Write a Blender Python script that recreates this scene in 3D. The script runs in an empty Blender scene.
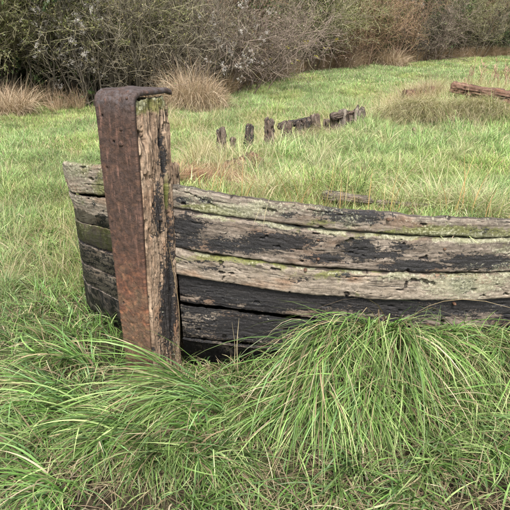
import bpy, math, random
import numpy as np
from mathutils import Vector
random.seed(7)
RNG = np.random.default_rng(11)
C = bpy.context.scene.collection
SC = bpy.context.scene
R = math.radians

# ------------------------------------------------------------------ camera, world, sun, exposure
CAM_H, PITCH, FPX = 1.55, R(23.2), 547.0
cam_d = bpy.data.cameras.new('camera')
cam = bpy.data.objects.new('camera', cam_d); C.objects.link(cam)
cam.location = (0, 0, CAM_H); cam.rotation_euler = (R(90) - PITCH, 0, 0)
cam_d.sensor_width = 36; cam_d.lens = 36 * FPX / 510; cam_d.clip_start = 0.05; cam_d.clip_end = 2000
SC.camera = cam

SUN_EL, SUN_ROT = R(50), R(174)            # soft, veiled sun behind the camera
wd = bpy.data.worlds.new('World'); SC.world = wd; wd.use_nodes = True
wn = wd.node_tree; wn.nodes.clear()
wo = wn.nodes.new('ShaderNodeOutputWorld'); wb = wn.nodes.new('ShaderNodeBackground')
sky = wn.nodes.new('ShaderNodeTexSky'); sky.sky_type = 'NISHITA'; sky.sun_disc = False
sky.sun_elevation = SUN_EL; sky.sun_rotation = SUN_ROT; sky.dust_density = 4; sky.air_density = 1.0; sky.ozone_density = 1.0
hs = wn.nodes.new('ShaderNodeHueSaturation'); hs.inputs['Saturation'].default_value = 0.28
wn.links.new(sky.outputs[0], hs.inputs['Color']); wn.links.new(hs.outputs[0], wb.inputs['Color'])
wb.inputs['Strength'].default_value = 0.12
wn.links.new(wb.outputs[0], wo.inputs['Surface'])
sun_d = bpy.data.lights.new('sun', 'SUN'); sun_d.energy = 2.4; sun_d.angle = R(16); sun_d.color = (1.0, 0.95, 0.88)
sun = bpy.data.objects.new('sun', sun_d); C.objects.link(sun)
sv = Vector((math.sin(SUN_ROT) * math.cos(SUN_EL), math.cos(SUN_ROT) * math.cos(SUN_EL), math.sin(SUN_EL)))
sun.rotation_euler = (-sv).to_track_quat('-Z', 'Y').to_euler()
vs = SC.view_settings; SC.display_settings.display_device = 'sRGB'
vs.view_transform = 'Standard'; vs.look = 'None'; vs.gamma = 1; vs.exposure = 1.6
SC.cycles.max_bounces = 6; SC.cycles.diffuse_bounces = 3; SC.cycles.glossy_bounces = 2; SC.cycles.transmission_bounces = 3
SC.cycles.transparent_max_bounces = 4

# ------------------------------------------------------------------ camera geometry helpers (used to measure the place)
cp, sp = math.cos(PITCH), math.sin(PITCH)
def ray(px, py):
    u = (np.asarray(px, float) - 255) / FPX; v = (255 - np.asarray(py, float)) / FPX
    return u, cp + v * sp, -sp + v * cp
def atY(px, py, Y):
    x, y, z = ray(px, py); t = Y / y
    return np.array([x * t, Y, CAM_H + z * t])
def atZ(px, py, z0=0.0):
    x, y, z = ray(px, py); t = (z0 - CAM_H) / z
    return np.array([x * t, y * t, z0])
def proj(X, Y, Z):
    zc = Y * cp + (CAM_H - Z) * sp
    yc = Y * sp - (CAM_H - Z) * cp
    return 255 + FPX * X / zc, 255 - FPX * yc / zc

# ------------------------------------------------------------------ noise
def _hash(ix, iy, seed):
    h = (ix.astype(np.int64) * 374761393 + iy.astype(np.int64) * 668265263 + seed * 982451653) & 0xffffffff
    h = ((h ^ (h >> 13)) * 1274126177) & 0xffffffff
    h = h ^ (h >> 16)
    return (h & 0xffffff) / float(0xffffff)
def vn(x, y, seed=0):
    x, y = np.broadcast_arrays(np.asarray(x, float), np.asarray(y, float))
    ix = np.floor(x); iy = np.floor(y); fx = x - ix; fy = y - iy
    fx = fx * fx * (3 - 2 * fx); fy = fy * fy * (3 - 2 * fy)
    a = _hash(ix, iy, seed); b = _hash(ix + 1, iy, seed); c = _hash(ix, iy + 1, seed); d = _hash(ix + 1, iy + 1, seed)
    return (a + (b - a) * fx) * (1 - fy) + (c + (d - c) * fx) * fy
def fbm(x, y, o=4, seed=0):
    s = 0; a = 1; t = 0
    for k in range(o):
        s = s + a * vn(np.asarray(x) * 2 ** k, np.asarray(y) * 2 ** k, seed + k * 17); t += a; a *= .5
    return s / t
def sst(a, b, x):
    t = np.clip((x - a) / (b - a), 0, 1); return t * t * (3 - 2 * t)

# ------------------------------------------------------------------ mesh helpers
def mesh(name, V, F, mat=None, uv=None, attrs=None, col=None, smooth=False):
    V = np.ascontiguousarray(V, dtype=np.float32).reshape(-1, 3)
    me = bpy.data.meshes.new(name)
    if not isinstance(F, (list, tuple)): F = [F]
    F = [np.asarray(f, np.int32) for f in F if len(f)]
    me.vertices.add(len(V)); me.vertices.foreach_set('co', V.ravel())
    vi = np.concatenate([f.ravel() for f in F]); tot = np.concatenate([np.full(len(f), f.shape[1], np.int32) for f in F])
    me.loops.add(len(vi)); me.loops.foreach_set('vertex_index', vi)
    me.polygons.add(len(tot)); st = np.zeros(len(tot), np.int32); st[1:] = np.cumsum(tot)[:-1]
    me.polygons.foreach_set('loop_start', st)
    me.update(calc_edges=True)
    if smooth: me.polygons.foreach_set('use_smooth', np.ones(len(tot), bool))
    if uv is not None:
        l = me.uv_layers.new(name='UVMap'); l.data.foreach_set('uv', np.asarray(uv, np.float32)[vi].ravel())
    for k, a in (attrs or {}).items():
        at = me.attributes.new(k, 'FLOAT', 'POINT'); at.data.foreach_set('value', np.ascontiguousarray(a, np.float32).ravel())
    if col is not None:
        at = me.attributes.new('col', 'FLOAT_COLOR', 'POINT')
        c4 = np.ones((len(V), 4), np.float32); c4[:, :3] = col; at.data.foreach_set('color', c4.ravel())
    if mat: me.materials.append(mat)
    me.validate(verbose=False)
    return me
def link(name, me, parent=None, loc=(0, 0, 0)):
    o = bpy.data.objects.new(name, me); C.objects.link(o); o.location = loc
    if parent: o.parent = parent
    return o
def tag(o, label=None, cat=None, group=None, kind=None):
    for k, v in (('label', label), ('category', cat), ('group', group), ('kind', kind)):
        if v: o[k] = v
    return o
def empty(name, loc, label, cat, group=None):
    o = bpy.data.objects.new(name, None); C.objects.link(o); o.location = loc
    o.empty_display_size = .1
    return tag(o, label, cat, group)
def grid_faces(n, m, closed=False, off=0):
    i = np.arange(n - 1)[:, None]; jj = np.arange(m if closed else m - 1)[None, :]
    j2 = (jj + 1) % m
    a = i * m + jj; b = i * m + j2; c = (i + 1) * m + j2; d = (i + 1) * m + jj
    return np.stack([a, b, c, d], -1).reshape(-1, 4) + off
def copy_tree(o, parent=None):
    c = o.copy(); C.objects.link(c)
    if parent: c.parent = parent
    for ch in list(o.children): copy_tree(ch, c)
    return c

# ------------------------------------------------------------------ materials
class NT:
    def __init__(s, name):
        s.m = bpy.data.materials.new(name); s.m.use_nodes = True; s.t = s.m.node_tree; s.t.nodes.clear()
        s.out = s.n('ShaderNodeOutputMaterial')
    def n(s, typ, **kw):
        nd = s.t.nodes.new(typ)
        for k, v in kw.items(): setattr(nd, k, v)
        return nd
    def l(s, a, b): s.t.links.new(a, b)
    def setin(s, sock, v):
        if hasattr(v, 'is_linked') or hasattr(v, 'links'): s.l(v, sock)
        else: sock.default_value = v
    def attr(s, name, kind='GEOMETRY'):
        a = s.n('ShaderNodeAttribute'); a.attribute_name = name; a.attribute_type = kind; return a
    def mapp(s, vec, scale):
        m = s.n('ShaderNodeMapping'); s.l(vec, m.inputs[0]); m.inputs['Scale'].default_value = scale; return m.outputs[0]
    def noise(s, vec, scale=1., det=4., rough=.55, dist=0.):
        m = s.n('ShaderNodeTexNoise'); s.l(vec, m.inputs['Vector']); m.inputs['Scale'].default_value = scale
        m.inputs['Detail'].default_value = det; m.inputs['Roughness'].default_value = rough; m.inputs['Distortion'].default_value = dist
        return m.outputs['Fac']
    def math(s, op, a, b=0., clamp=False):
        m = s.n('ShaderNodeMath', operation=op, use_clamp=clamp); s.setin(m.inputs[0], a); s.setin(m.inputs[1], b); return m.outputs[0]
    def mr(s, v, a, b, c=0., d=1., smooth=True):
        m = s.n('ShaderNodeMapRange'); m.interpolation_type = 'SMOOTHSTEP' if smooth else 'LINEAR'
        s.setin(m.inputs[0], v)
        for i, q in enumerate((a, b, c, d)): s.setin(m.inputs[i + 1], q)
        return m.outputs[0]
    def mix(s, f, a, b, mode='MIX'):
        m = s.n('ShaderNodeMix', data_type='RGBA', blend_type=mode)
        s.setin(m.inputs[0], f)
        for k, v in ((6, a), (7, b)):
            if isinstance(v, tuple): m.inputs[k].default_value = (*v, 1)
            else: s.l(v, m.inputs[k])
        return m.outputs[2]
    def ramp(s, f, stops):
        r = s.n('ShaderNodeValToRGB'); s.l(f, r.inputs[0]); e = r.color_ramp.elements
        while len(e) < len(stops): e.new(.5)
        for q, (p, c) in zip(e, stops): q.position = p; q.color = (*c, 1)
        return r.outputs[0]
    def bump(s, h, dist, strength=1., nrm=None):
        b = s.n('ShaderNodeBump'); b.inputs['Distance'].default_value = dist; b.inputs['Strength'].default_value = strength
        s.l(h, b.inputs['Height'])
        if nrm is not None: s.l(nrm, b.inputs['Normal'])
        return b.outputs[0]
    def bsdf(s, col, rough, nrm=None, spec=.5, metal=0.):
        p = s.n('ShaderNodeBsdfPrincipled')
        if isinstance(col, tuple): p.inputs['Base Color'].default_value = (*col, 1)
        else: s.l(col, p.inputs['Base Color'])
        s.setin(p.inputs['Roughness'], rough); s.setin(p.inputs['Metallic'], metal); p.inputs['Specular IOR Level'].default_value = spec
        if nrm is not None: s.l(nrm, p.inputs['Normal'])
        return p.outputs[0]
    def done(s, sh): s.l(sh, s.out.inputs[0]); return s.m

def wood_mat(name, dark, mid, pale, tarry=0.0, seed=0., wet=.0):
    """weathered timber; UV = metres (along the grain, across); attributes tar / lichen / moss are worn paint and growth"""
    t = NT(name); uv = t.n('ShaderNodeUVMap').outputs[0]
    off = t.n('ShaderNodeVectorMath', operation='ADD'); t.l(uv, off.inputs[0]); off.inputs[1].default_value = (seed, seed * 1.7, 0)
    uv = off.outputs[0]
    wob = t.noise(t.mapp(uv, (5, 9, 1)), 1, 3)
    wv = t.n('ShaderNodeCombineXYZ'); t.l(t.math('MULTIPLY', wob, .035), wv.inputs[1])
    wu = t.n('ShaderNodeVectorMath', operation='ADD'); t.l(uv, wu.inputs[0]); t.l(wv.outputs[0], wu.inputs[1]); wu = wu.outputs[0]
    g1 = t.noise(t.mapp(wu, (4, 70, 1)), 1, 5, .6)
    g2 = t.noise(t.mapp(wu, (14, 330, 1)), 1, 4, .6)
    bl = t.noise(t.mapp(uv, (6, 14, 1)), 1, 4, .6)
    fine = t.noise(uv, 160, 4, .65)
    fac = t.math('ADD', t.math('ADD', t.math('MULTIPLY', g1, .45), t.math('MULTIPLY', g2, .2)), t.math('MULTIPLY', bl, .35))
    c = t.ramp(fac, [(.33, dark), (.47, mid), (.62, pale), (.72, tuple(min(1, v * 1.35) for v in pale))])
    c = t.mix(t.mr(t.noise(t.mapp(uv, (3, 7, 1)), 1.3, 3), .5, .75), c, tuple(v * f for v, f in zip(mid, (1.12, .88, .74))))
    n1 = t.noise(uv, 30, 7, .72); n2 = t.noise(t.mapp(wu, (16, 75, 1)), 1, 6, .7); n3 = t.noise(uv, 75, 6, .75); n0 = t.noise(t.mapp(uv, (5, 11, 1)), 1, 5, .65)
    c = t.mix(1.0, c, t.ramp(n1, [(.32, (.42, .40, .38)), (.5, (.95, .95, .95)), (.68, (1.32, 1.30, 1.26))]), 'MULTIPLY')
    c = t.mix(t.math('MULTIPLY', t.mr(n0, .50, .66), t.mr(n2, .40, .58)), c, tuple(v * .9 for v in dark))
    c = t.mix(t.math('MULTIPLY', t.mr(n3, .56, .68), .55), c, tuple(min(1, v * 1.25) for v in pale))
    crack = t.mr(t.noise(t.mapp(wu, (1.8, 80, 1)), 1, 3, .5), .37, .31, 0, 1)
    crack2 = t.mr(t.noise(t.mapp(wu, (7, 260, 1)), 1, 2, .5), .36, .30, 0, 1)
    c = t.mix(t.math('MULTIPLY', crack, .9), c, (.010, .008, .007))
    c = t.mix(t.math('MULTIPLY', crack2, .7), c, (.016, .012, .010))
    spk = t.mr(fine, .58, .70)
    c = t.mix(t.math('MULTIPLY', spk, .6), c, (.018, .015, .013))
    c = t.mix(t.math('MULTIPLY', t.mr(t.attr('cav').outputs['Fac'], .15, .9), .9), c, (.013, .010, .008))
    # algae / lichen / moss / tar, each broken up by its own noise
    def mask(a, n, k=.9, w=.06):
        v = t.math('ADD', t.attr(a).outputs['Fac'], t.math('MULTIPLY', t.math('SUBTRACT', n, .5), k))
        return t.mr(v, .5 - w, .5 + w)
    mt = mask('tar', t.math('ADD', t.math('ADD', t.math('MULTIPLY', n1, .30), t.math('MULTIPLY', n2, .33)), t.math('MULTIPLY', n3, .37)), 4.2, .05)
    ml = mask('lichen', t.math('ADD', t.math('MULTIPLY', n3, .6), t.math('MULTIPLY', n0, .4)), 2.6, .14); mm = mask('moss', t.math('ADD', t.math('MULTIPLY', n1, .6), t.math('MULTIPLY', n0, .4)), 2.4, .16)
    c = t.mix(t.math('MULTIPLY', mm, .8), c, t.ramp(n3, [(.35, (.030, .034, .010)), (.6, (.12, .13, .03))]))
    tc = t.ramp(fine, [(.42, (.005, .005, .006)), (.60, (.014, .014, .016)), (.70, (.06, .056, .054)), (.78, (.16, .14, .125))])
    c = t.mix(t.math('MULTIPLY', mt, .96), c, tc)
    c = t.mix(t.math('MULTIPLY', ml, .72), c, t.ramp(n3, [(.35, (.075, .08, .045)), (.52, (.19, .19, .12)), (.68, (.42, .40, .32))]))
    h = t.math('ADD', t.math('ADD', t.math('MULTIPLY', g1, .5), t.math('MULTIPLY', g2, .3)), t.math('MULTIPLY', crack, -.7))
    h = t.math('ADD', h, t.math('ADD', t.math('MULTIPLY', crack2, -.25), t.math('ADD', t.math('MULTIPLY', mt, .16), t.math('MULTIPLY', n3, .55))))
    nr = t.bump(h, .007, 1.)
    return t.done(t.bsdf(c, t.mr(mt, 0, 1, .88 - wet, .62), nr, .3))

def iron_mat():
    t = NT('rusted_iron'); uv = t.n('ShaderNodeUVMap').outputs[0]; pos = uv
    lo = t.attr('low').outputs['Fac']; up = t.attr('worn').outputs['Fac']
    n1 = t.noise(pos, 7, 6, .6); n2 = t.noise(pos, 38, 6, .65); n3 = t.noise(pos, 190, 4, .6)
    st = t.noise(t.mapp(pos, (60, 7, 1)), 1, 5, .6)
    a = t.ramp(n2, [(.3, (.017, .011, .009)), (.5, (.042, .024, .017)), (.7, (.082, .044, .028))])
    a = t.mix(t.mr(st, .5, .7), a, (.12, .065, .048))
    b = t.ramp(n2, [(.33, (.046, .021, .013)), (.52, (.115, .045, .024)), (.7, (.22, .092, .047))])
    c = t.mix(t.mr(t.math('ADD', lo, t.math('MULTIPLY', t.math('SUBTRACT', n1, .5), .9)), .1, .9), a, b)
    gr = t.mr(t.math('ADD', t.math('MULTIPLY', lo, .35), n1), .66, .82)
    c = t.mix(t.math('MULTIPLY', gr, .42), c, (.075, .072, .045))
    c = t.mix(t.math('MULTIPLY', up, t.mr(n2, .4, .6)), c, (.060, .050, .050))
    fl_ = t.mr(t.noise(pos, 24, 7, .7), .47, .53); c = t.mix(t.math('MULTIPLY', fl_, .4), c, (.035, .022, .018)); c = t.mix(t.mr(n3, .57, .70), c, (.014, .009, .008))
    c = t.mix(t.attr('hole').outputs['Fac'], c, (.008, .006, .006))
    h = t.math('ADD', t.math('ADD', t.math('MULTIPLY', n2, .5), t.math('MULTIPLY', n3, .5)), t.math('MULTIPLY', fl_, .35))
    return t.done(t.bsdf(c, t.mr(n2, .3, .7, .58, .9), t.bump(h, .005, .9), .3, 0.))

def blade_mat(name, trans=.3, rough=.5, inst=False, spec=.35):
    t = NT(name); c = t.attr('col').outputs['Color']
    if inst:
        c = t.mix(1.0, c, t.attr('tint', 'INSTANCER').outputs['Color'], 'MULTIPLY')
    p = t.bsdf(c, rough, None, spec)
    tr = t.n('ShaderNodeBsdfTranslucent'); t.l(t.mix(1.0, c, (1.1, 1.15, .75), 'MULTIPLY'), tr.inputs[0])
    m = t.n('ShaderNodeMixShader'); m.inputs[0].default_value = trans; t.l(p, m.inputs[1]); t.l(tr.outputs[0], m.inputs[2])
    return t.done(m.outputs[0])
def attr_mat(name, rough=.85):
    t = NT(name); pos = t.n('ShaderNodeNewGeometry').outputs['Position']
    c = t.mix(1.0, t.attr('col').outputs['Color'], t.ramp(t.noise(pos, 60, 4, .6), [(.3, (.6, .6, .6)), (.7, (1.3, 1.3, 1.3))]), 'MULTIPLY')
    return t.done(t.bsdf(c, rough, None, .2))
def soil_mat():
    t = NT('soil_and_thatch'); pos = t.n('ShaderNodeNewGeometry').outputs['Position']
    n1 = t.noise(pos, 1.1, 4, .6); n2 = t.noise(pos, 22, 6, .7); n3 = t.noise(pos, 120, 4, .7)
    c = t.ramp(n2, [(.3, (.014, .011, .007)), (.5, (.035, .028, .018)), (.72, (.11, .09, .055))])
    c = t.mix(t.mr(n1, .42, .6, 0, .55), c, (.045, .07, .02))
    c = t.mix(t.math('MULTIPLY', t.attr('red').outputs['Fac'], t.mr(n2, .3, .6)), c, (.16, .075, .045))
    return t.done(t.bsdf(c, .95, t.bump(t.math('ADD', n2, t.math('MULTIPLY', n3, .5)), .02, .9), .15))

M_soil = soil_mat(); M_iron = iron_mat()
M_blade = blade_mat('grass_blade'); M_tuft = blade_mat('grass_tuft', .3, .5, True)
M_straw = blade_mat('dry_stalk', .2, .6); M_leaf = blade_mat('shrub_leaf', .25, .5); M_twig = attr_mat('shrub_twig')

# ------------------------------------------------------------------ hull plan
_pf = np.polyfit([-.37, 0.1, .6, 1.0, 1.6, 2.3, 3.2], [2.43, 2.372, 2.352, 2.366, 2.45, 2.65, 3.05], 4)
def wallY(X): return np.polyval(_pf, np.clip(X, -.5, 3.2))
_lp = np.array([(-.555, 2.465), (-.66, 2.515), (-.77, 2.575), (-.88, 2.645), (-.965, 2.715), (-1.003, 2.79), (-1.005, 2.95), (-.96, 3.2), (-.85, 3.45), (-.66, 3.68)])
def smooth_path(P, n):
    d = np.r_[0, np.cumsum(np.linalg.norm(np.diff(P, axis=0), axis=1))]
    s = np.linspace(0, d[-1], n); out = []
    m = np.gradient(P, d, axis=0)
    k = np.clip(np.searchsorted(d, s) - 1, 0, len(P) - 2); h = (d[k + 1] - d[k]); t = (s - d[k]) / h; t = t[:, None]; h = h[:, None]
    return ((2*t**3-3*t**2+1)*P[k] + (t**3-2*t**2+t)*h*m[k] + (-2*t**3+3*t**2)*P[k+1] + (t**3-t**2)*h*m[k+1]), s
def inpoly(P, X, Y):
    X = np.asarray(X, float); Y = np.asarray(Y, float); r = np.zeros(np.broadcast(X, Y).shape, bool)
    for (x0, y0), (x1, y1) in zip(P, np.roll(P, -1, axis=0)):
        if y0 == y1: continue
        c = ((y0 > Y) != (y1 > Y)) & (X < (x1 - x0) * (Y - y0) / (y1 - y0) + x0)
        r ^= c
    return r
_wx = np.linspace(-.37, 3.2, 30)
RIM = np.vstack([_lp[::-1], np.c_[_wx, wallY(_wx)], [(9, 3.6), (9, 14), (3.6, 14), (3.6, 9.6), (1.3, 6.5), (-.3, 4.9)]])
FOOT = np.vstack([(_lp + np.array([.13, .05]))[::-1], np.c_[_wx, wallY(_wx) + .04], [(9, 3.6), (9, 14), (3.6, 14), (3.6, 9.6), (1.3, 6.5), (-.3, 4.9)]])
_L = np.array([(-.9, 3.5), (-.3, 4.75), (1.25, 6.45), (3.6, 9.6), (5.5, 13)])
def sdist(X, Y):                                   # signed distance to the far side of the hull, + inside
    best = np.full(np.shape(X), 1e9); sg = np.ones(np.shape(X))
    for a, b in zip(_L[:-1], _L[1:]):
        ab = b - a; t = np.clip(((X - a[0]) * ab[0] + (Y - a[1]) * ab[1]) / (ab @ ab), 0, 1)
        dx = X - a[0] - t * ab[0]; dy = Y - a[1] - t * ab[1]; d = np.hypot(dx, dy)
        s = np.sign(ab[1] * (X - a[0]) - ab[0] * (Y - a[1])); m = d < best
        best = np.where(m, d, best); sg = np.where(m, s, sg)
    return best * sg
def H0(X, Y):
    h = (fbm(X * .7, Y * .7, 3, 5) - .5) * .14 * sst(3.2, 8, Y) + (fbm(X * 3.1, Y * 3.1, 3, 9) - .5) * .09 + (fbm(X * 9, Y * 9, 3, 29) - .5) * .04
    h = h - .13 * sst(-.80, -.6, X) * sst(.30, .05, X) * sst(1.65, 2.05, Y) * sst(3.2, 2.5, Y) + .05 * sst(.05, .35, X) * sst(1.7, 2.2, Y) * sst(3.2, 2.6, Y)
    return h + .9 * sst(14, 60, Y) * sst(12, 60, Y)
def H1(X, Y):
    rz = .70 - .05 * np.clip(X, -1, 2)
    d = np.maximum(Y - wallY(X), 0)
    h = .44 + (rz - .44) * np.exp(-(d / 1.15) ** 1.4)
    h = h + .085 * sst(-.4, -.62, X) * sst(3.9, 3.3, Y)
    h = h * np.where(np.asarray(Y) > 3.4, 1 - sst(3.4, 3.7, Y) * (1 - sst(-.95, -.5, X)), 1)
    h = h * sst(-1.3, .15, sdist(X, Y)) * sst(15, 9.5, Y) + (fbm(X * 2.3, Y * 2.3, 4, 71) - .5) * .16 * sst(0, .6, d)
    h = h - .26 * sst(-.70, -.93, X) * sst(2.80, 3.0, Y) * (np.asarray(Y) < 3.75)
    bk = np.exp(-((np.asarray(Y) - 6.75) / .28) ** 2) * sst(1.3, 2.0, X); lump = np.exp(-((np.asarray(X) - 2.55) ** 2 + (np.asarray(Y) - 8.2) ** 2) / .16)
    return h - .02 + .13 * bk + .14 * lump
def H(X, Y, inside=None):
    h = H0(X, Y)
    ins = inpoly(INNER, X, Y) | ((np.asarray(Y) > 3.6) & (sdist(np.asarray(X, float), np.asarray(Y, float)) > -1.4) & (np.asarray(X) > -.93))
    return np.where(ins, np.maximum(h, H1(X, Y)), h)

def Hout(X, Y): return np.where(np.asarray(Y) > 3.5, H(X, Y), H0(X, Y))
_PLi, _ = smooth_path(_lp, 40); _ti = np.gradient(_PLi, axis=0); _ti /= np.linalg.norm(_ti, axis=1)[:, None]
INL = _PLi + np.c_[_ti[:, 1], -_ti[:, 0]] * .055
if INL[12, 0] < _PLi[12, 0]: INL = 2 * _PLi - INL
INNER = np.vstack([INL[::-1], np.c_[_wx, wallY(_wx) + .06], [(9, 3.6), (9, 14), (3.6, 14), (3.6, 9.6), (1.3, 6.5), (-.3, 4.9)]])

# ------------------------------------------------------------------ the ground
def ground():
    def ax(fine_lo, fine_hi, step, far, k=1.16):
        a = list(np.arange(fine_lo, fine_hi, step)); d = step; v = a[-1]
        while v < far: d *= k; v += d; a.append(v)
        d = step; v = fine_lo
        b = []
        while v > -far: d *= k; v -= d; b.append(v)
        return np.array(b[::-1] + a)
    x = ax(-2.5, 2.2, .035, 600); y = ax(.4, 4.2, .035, 600)
    X, Y = np.meshgrid(x, y, indexing='ij'); Z = H0(X, Y)
    Z = np.where(inpoly(FOOT, X, Y) & (Y < 8), Z - .25, Z)
    V = np.stack([X, Y, Z], -1).reshape(-1, 3)
    o = link('ground', mesh('ground', V, grid_faces(len(x), len(y)), M_soil, smooth=True, attrs={'red': np.zeros(len(V))}))
    tag(o, kind='structure')
    # silted earth filling the hull
    low = INL[:np.argmin(INL[:, 0]) + 1]
    cx = np.concatenate([np.linspace(low[-1, 0], 2.6, 110), np.linspace(2.7, 9, 50)]); nv = 190
    ys = np.where(cx > -.46, np.maximum(wallY(cx) + .035, 2.47), np.interp(cx, low[::-1, 0], low[::-1, 1]))
    t = np.linspace(0, 1, nv) ** 1.7
    Y = ys[:, None] + t[None, :] * (15 - ys[:, None]); X = np.repeat(cx[:, None], nv, 1)
    left = cx[0] + .02
    Z = H1(X, Y)
    V = np.stack([X, Y, Z], -1).reshape(-1, 3)
    px, py = proj(V[:, 0], V[:, 1], V[:, 2])
    red = np.exp(-(((px - 213) / 28) ** 2 + ((py - 170) / 14) ** 2))
    o = link('silted_ground', mesh('silted_ground', V, grid_faces(len(cx), nv), M_soil, smooth=True, attrs={'red': red}))
    tag(o, kind='structure')
ground()

# ------------------------------------------------------------------ the boat hull
hull = empty('boat_hull', (-.56, 2.25, 0), 'rotting barge bow of tarred planks with an iron strapped stem post, sunk in grass', 'boat wreck')
HO = np.array([-.56, 2.25, 0])

def blobs(px, py, L):
    m = np.zeros(len(px))
    for (cx, cy, rx, ry, v) in L:
        m = np.maximum(m, v * 1.12 * np.exp(-(((px - cx) / (rx * 1.3)) ** 2 + ((py - cy) / (ry * 1.2)) ** 2) ** .9))
    return m
lp = lambda x, y, q=0: fbm(x * .045 + q, y * .12, 3, 900)

def plank(path, nrm, ztop, zbot, otop, obot, thick, mat, seed, tarf, lichf, mossf, label=None, s=None, s_end=None, endwob=.0):
    """path (n,2) plan, nrm (n,2) outward; ztop/zbot (n,) ; otop/obot outward offsets of the face edges"""
    n = len(path); nt = max(14, int(np.max(ztop - zbot) / .0045)); t = np.linspace(0, 1, nt)
    s = s[:, None]; T = t[None, :]
    hgt = (ztop - zbot)[:, None]
    zt = ztop[:, None] + ((fbm(s * 7, s * 0, 4, seed) - .5) * .018 + (fbm(s * 45, s * 0 + 3, 3, seed + 3) - .5) * .008)
    zb = zbot[:, None] + ((fbm(s * 6, s * 0 + 9, 4, seed + 1) - .5) * .014 + (fbm(s * 50, s * 0 + 5, 3, seed + 4) - .5) * .006)
    Z = zb + (zt - zb) * T
    v = T * hgt
    wv = v + (fbm(s * 4, v * 8, 3, seed + 7) - .5) * .03
    out = obot[:, None] + (otop - obot)[:, None] * T
    out = out + (fbm(s * 3, wv * 16, 3, seed + 11) - .5) * .008 + (fbm(s * 9, wv * 130, 3, seed + 12) - .5) * .0055 + (fbm(s * 60, v * 90, 3, seed + 13) - .5) * .005
    ck = np.abs(fbm(s * 1.7, wv * 26, 2, seed + 17) - .5)
    out = out - .013 * sst(.013, .0, ck) * sst(.42, .6, fbm(s * 3, v * 9, 2, seed + 18))
    hol = sst(.79, .81, fbm(s * 18, v * 34, 2, seed + 19)); out = out - .014 * hol
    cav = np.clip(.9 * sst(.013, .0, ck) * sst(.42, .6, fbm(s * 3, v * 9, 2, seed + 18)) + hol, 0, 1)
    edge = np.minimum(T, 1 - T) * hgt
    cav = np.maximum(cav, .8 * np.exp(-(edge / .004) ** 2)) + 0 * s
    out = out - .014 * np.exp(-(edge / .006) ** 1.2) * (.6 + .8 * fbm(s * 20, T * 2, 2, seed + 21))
    X = path[:, 0][:, None] + nrm[:, 0][:, None] * out; Y = path[:, 1][:, None] + nrm[:, 1][:, None] * out
    front = np.stack([X, Y, Z], -1)
    back = []
    for (zz, oo) in ((zt - .004, -.03), (zt - .006, -thick), (zb + .004, -thick)):
        o2 = np.full((n, 1), oo) + (fbm(s * 9, s * 0 + 31, 3, seed) - .5) * .012; z2 = zz + (fbm(s * 12, s * 0 + oo * 90, 3, seed + 5) - .5) * .012
        back.append(np.stack([path[:, 0][:, None] + nrm[:, 0][:, None] * o2, path[:, 1][:, None] + nrm[:, 1][:, None] * o2, z2], -1))
    V = np.concatenate([front] + back, 1); m = V.shape[1]
    # ragged ends
    for e, sg in ((0, 1), (n - 1, -1)):
        pass
    uvv = np.concatenate([np.broadcast_to(v, (n, nt))] + [np.broadcast_to(hgt + q, (n, 1)) for q in (.03, .05, .12)], 1)
    uv = np.stack([np.broadcast_to(s, uvv.shape), uvv], -1).reshape(-1, 2)
    if endwob:
        kk = 14; rj = (fbm(np.arange(m) * .55, np.arange(m) * 0, 3, seed + 77) - .3) * endwob; V[-kk:, :, :2] += (np.linspace(0, 1, kk)[:, None] * rj[None, :])[..., None] * np.array([1, 0])
    Vf = V.reshape(-1, 3); px, py = proj(Vf[:, 0], Vf[:, 1], Vf[:, 2])
    TT = np.concatenate([np.broadcast_to(T, (n, nt)), np.ones((n, 2)), np.zeros((n, 1))], 1).ravel()
    SS = np.broadcast_to(s, (n, m)).ravel()
    tar = np.clip(tarf(px, py, TT, SS), -.5, 1.2); lich = np.clip(lichf(px, py, TT, SS), -.5, 1.2); moss = np.clip(mossf(px, py, TT, SS), -.5, 1.2)
    F = [grid_faces(n, m, True)]
    c0 = Vf[:m].mean(0); c1 = Vf[-m:].mean(0); k = len(Vf)
    Vf = np.vstack([Vf, c0, c1]); uv = np.vstack([uv, uv[:1], uv[-1:]])
    cv = np.concatenate([cav, np.full((n, 3), .3)], 1).ravel(); cv = np.r_[cv, 1, 1]
    tar = np.r_[tar, 0, 0]; lich = np.r_[lich, 0, 0]; moss = np.r_[moss, 0, 0]
    j = np.arange(m); j2 = (j + 1) % m
    F.append(np.stack([np.full(m, k), j2, j], -1)); F.append(np.stack([np.full(m, k + 1), (n - 1) * m + j, (n - 1) * m + j2], -1))
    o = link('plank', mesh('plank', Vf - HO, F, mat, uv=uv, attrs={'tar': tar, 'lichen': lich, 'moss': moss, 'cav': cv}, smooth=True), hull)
    if label: o['label'] = label
    return o

W_grey = wood_mat('wood_grey_brown', (.030, .025, .020), (.118, .098, .078), (.235, .203, .168), seed=1.3)
W_pink = wood_mat('wood_pinkish', (.032, .026, .021), (.118, .096, .077), (.24, .202, .166), seed=4.1)
W_pale = wood_mat('wood_pale', (.048, .039, .030), (.16, .132, .102), (.30, .258, .21), seed=7.7)
W_post = wood_mat('wood_post', (.045, .029, .019), (.18, .125, .085), (.33, .25, .18), seed=2.9)
W_old = wood_mat('wood_brown_wet', (.035, .020, .014), (.115, .062, .040), (.21, .135, .095), seed=9.2, wet=.2)
W_dark = wood_mat('wood_dark_rotten', (.022, .017, .014), (.075, .055, .042), (.17, .135, .11), seed=5.5)

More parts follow.
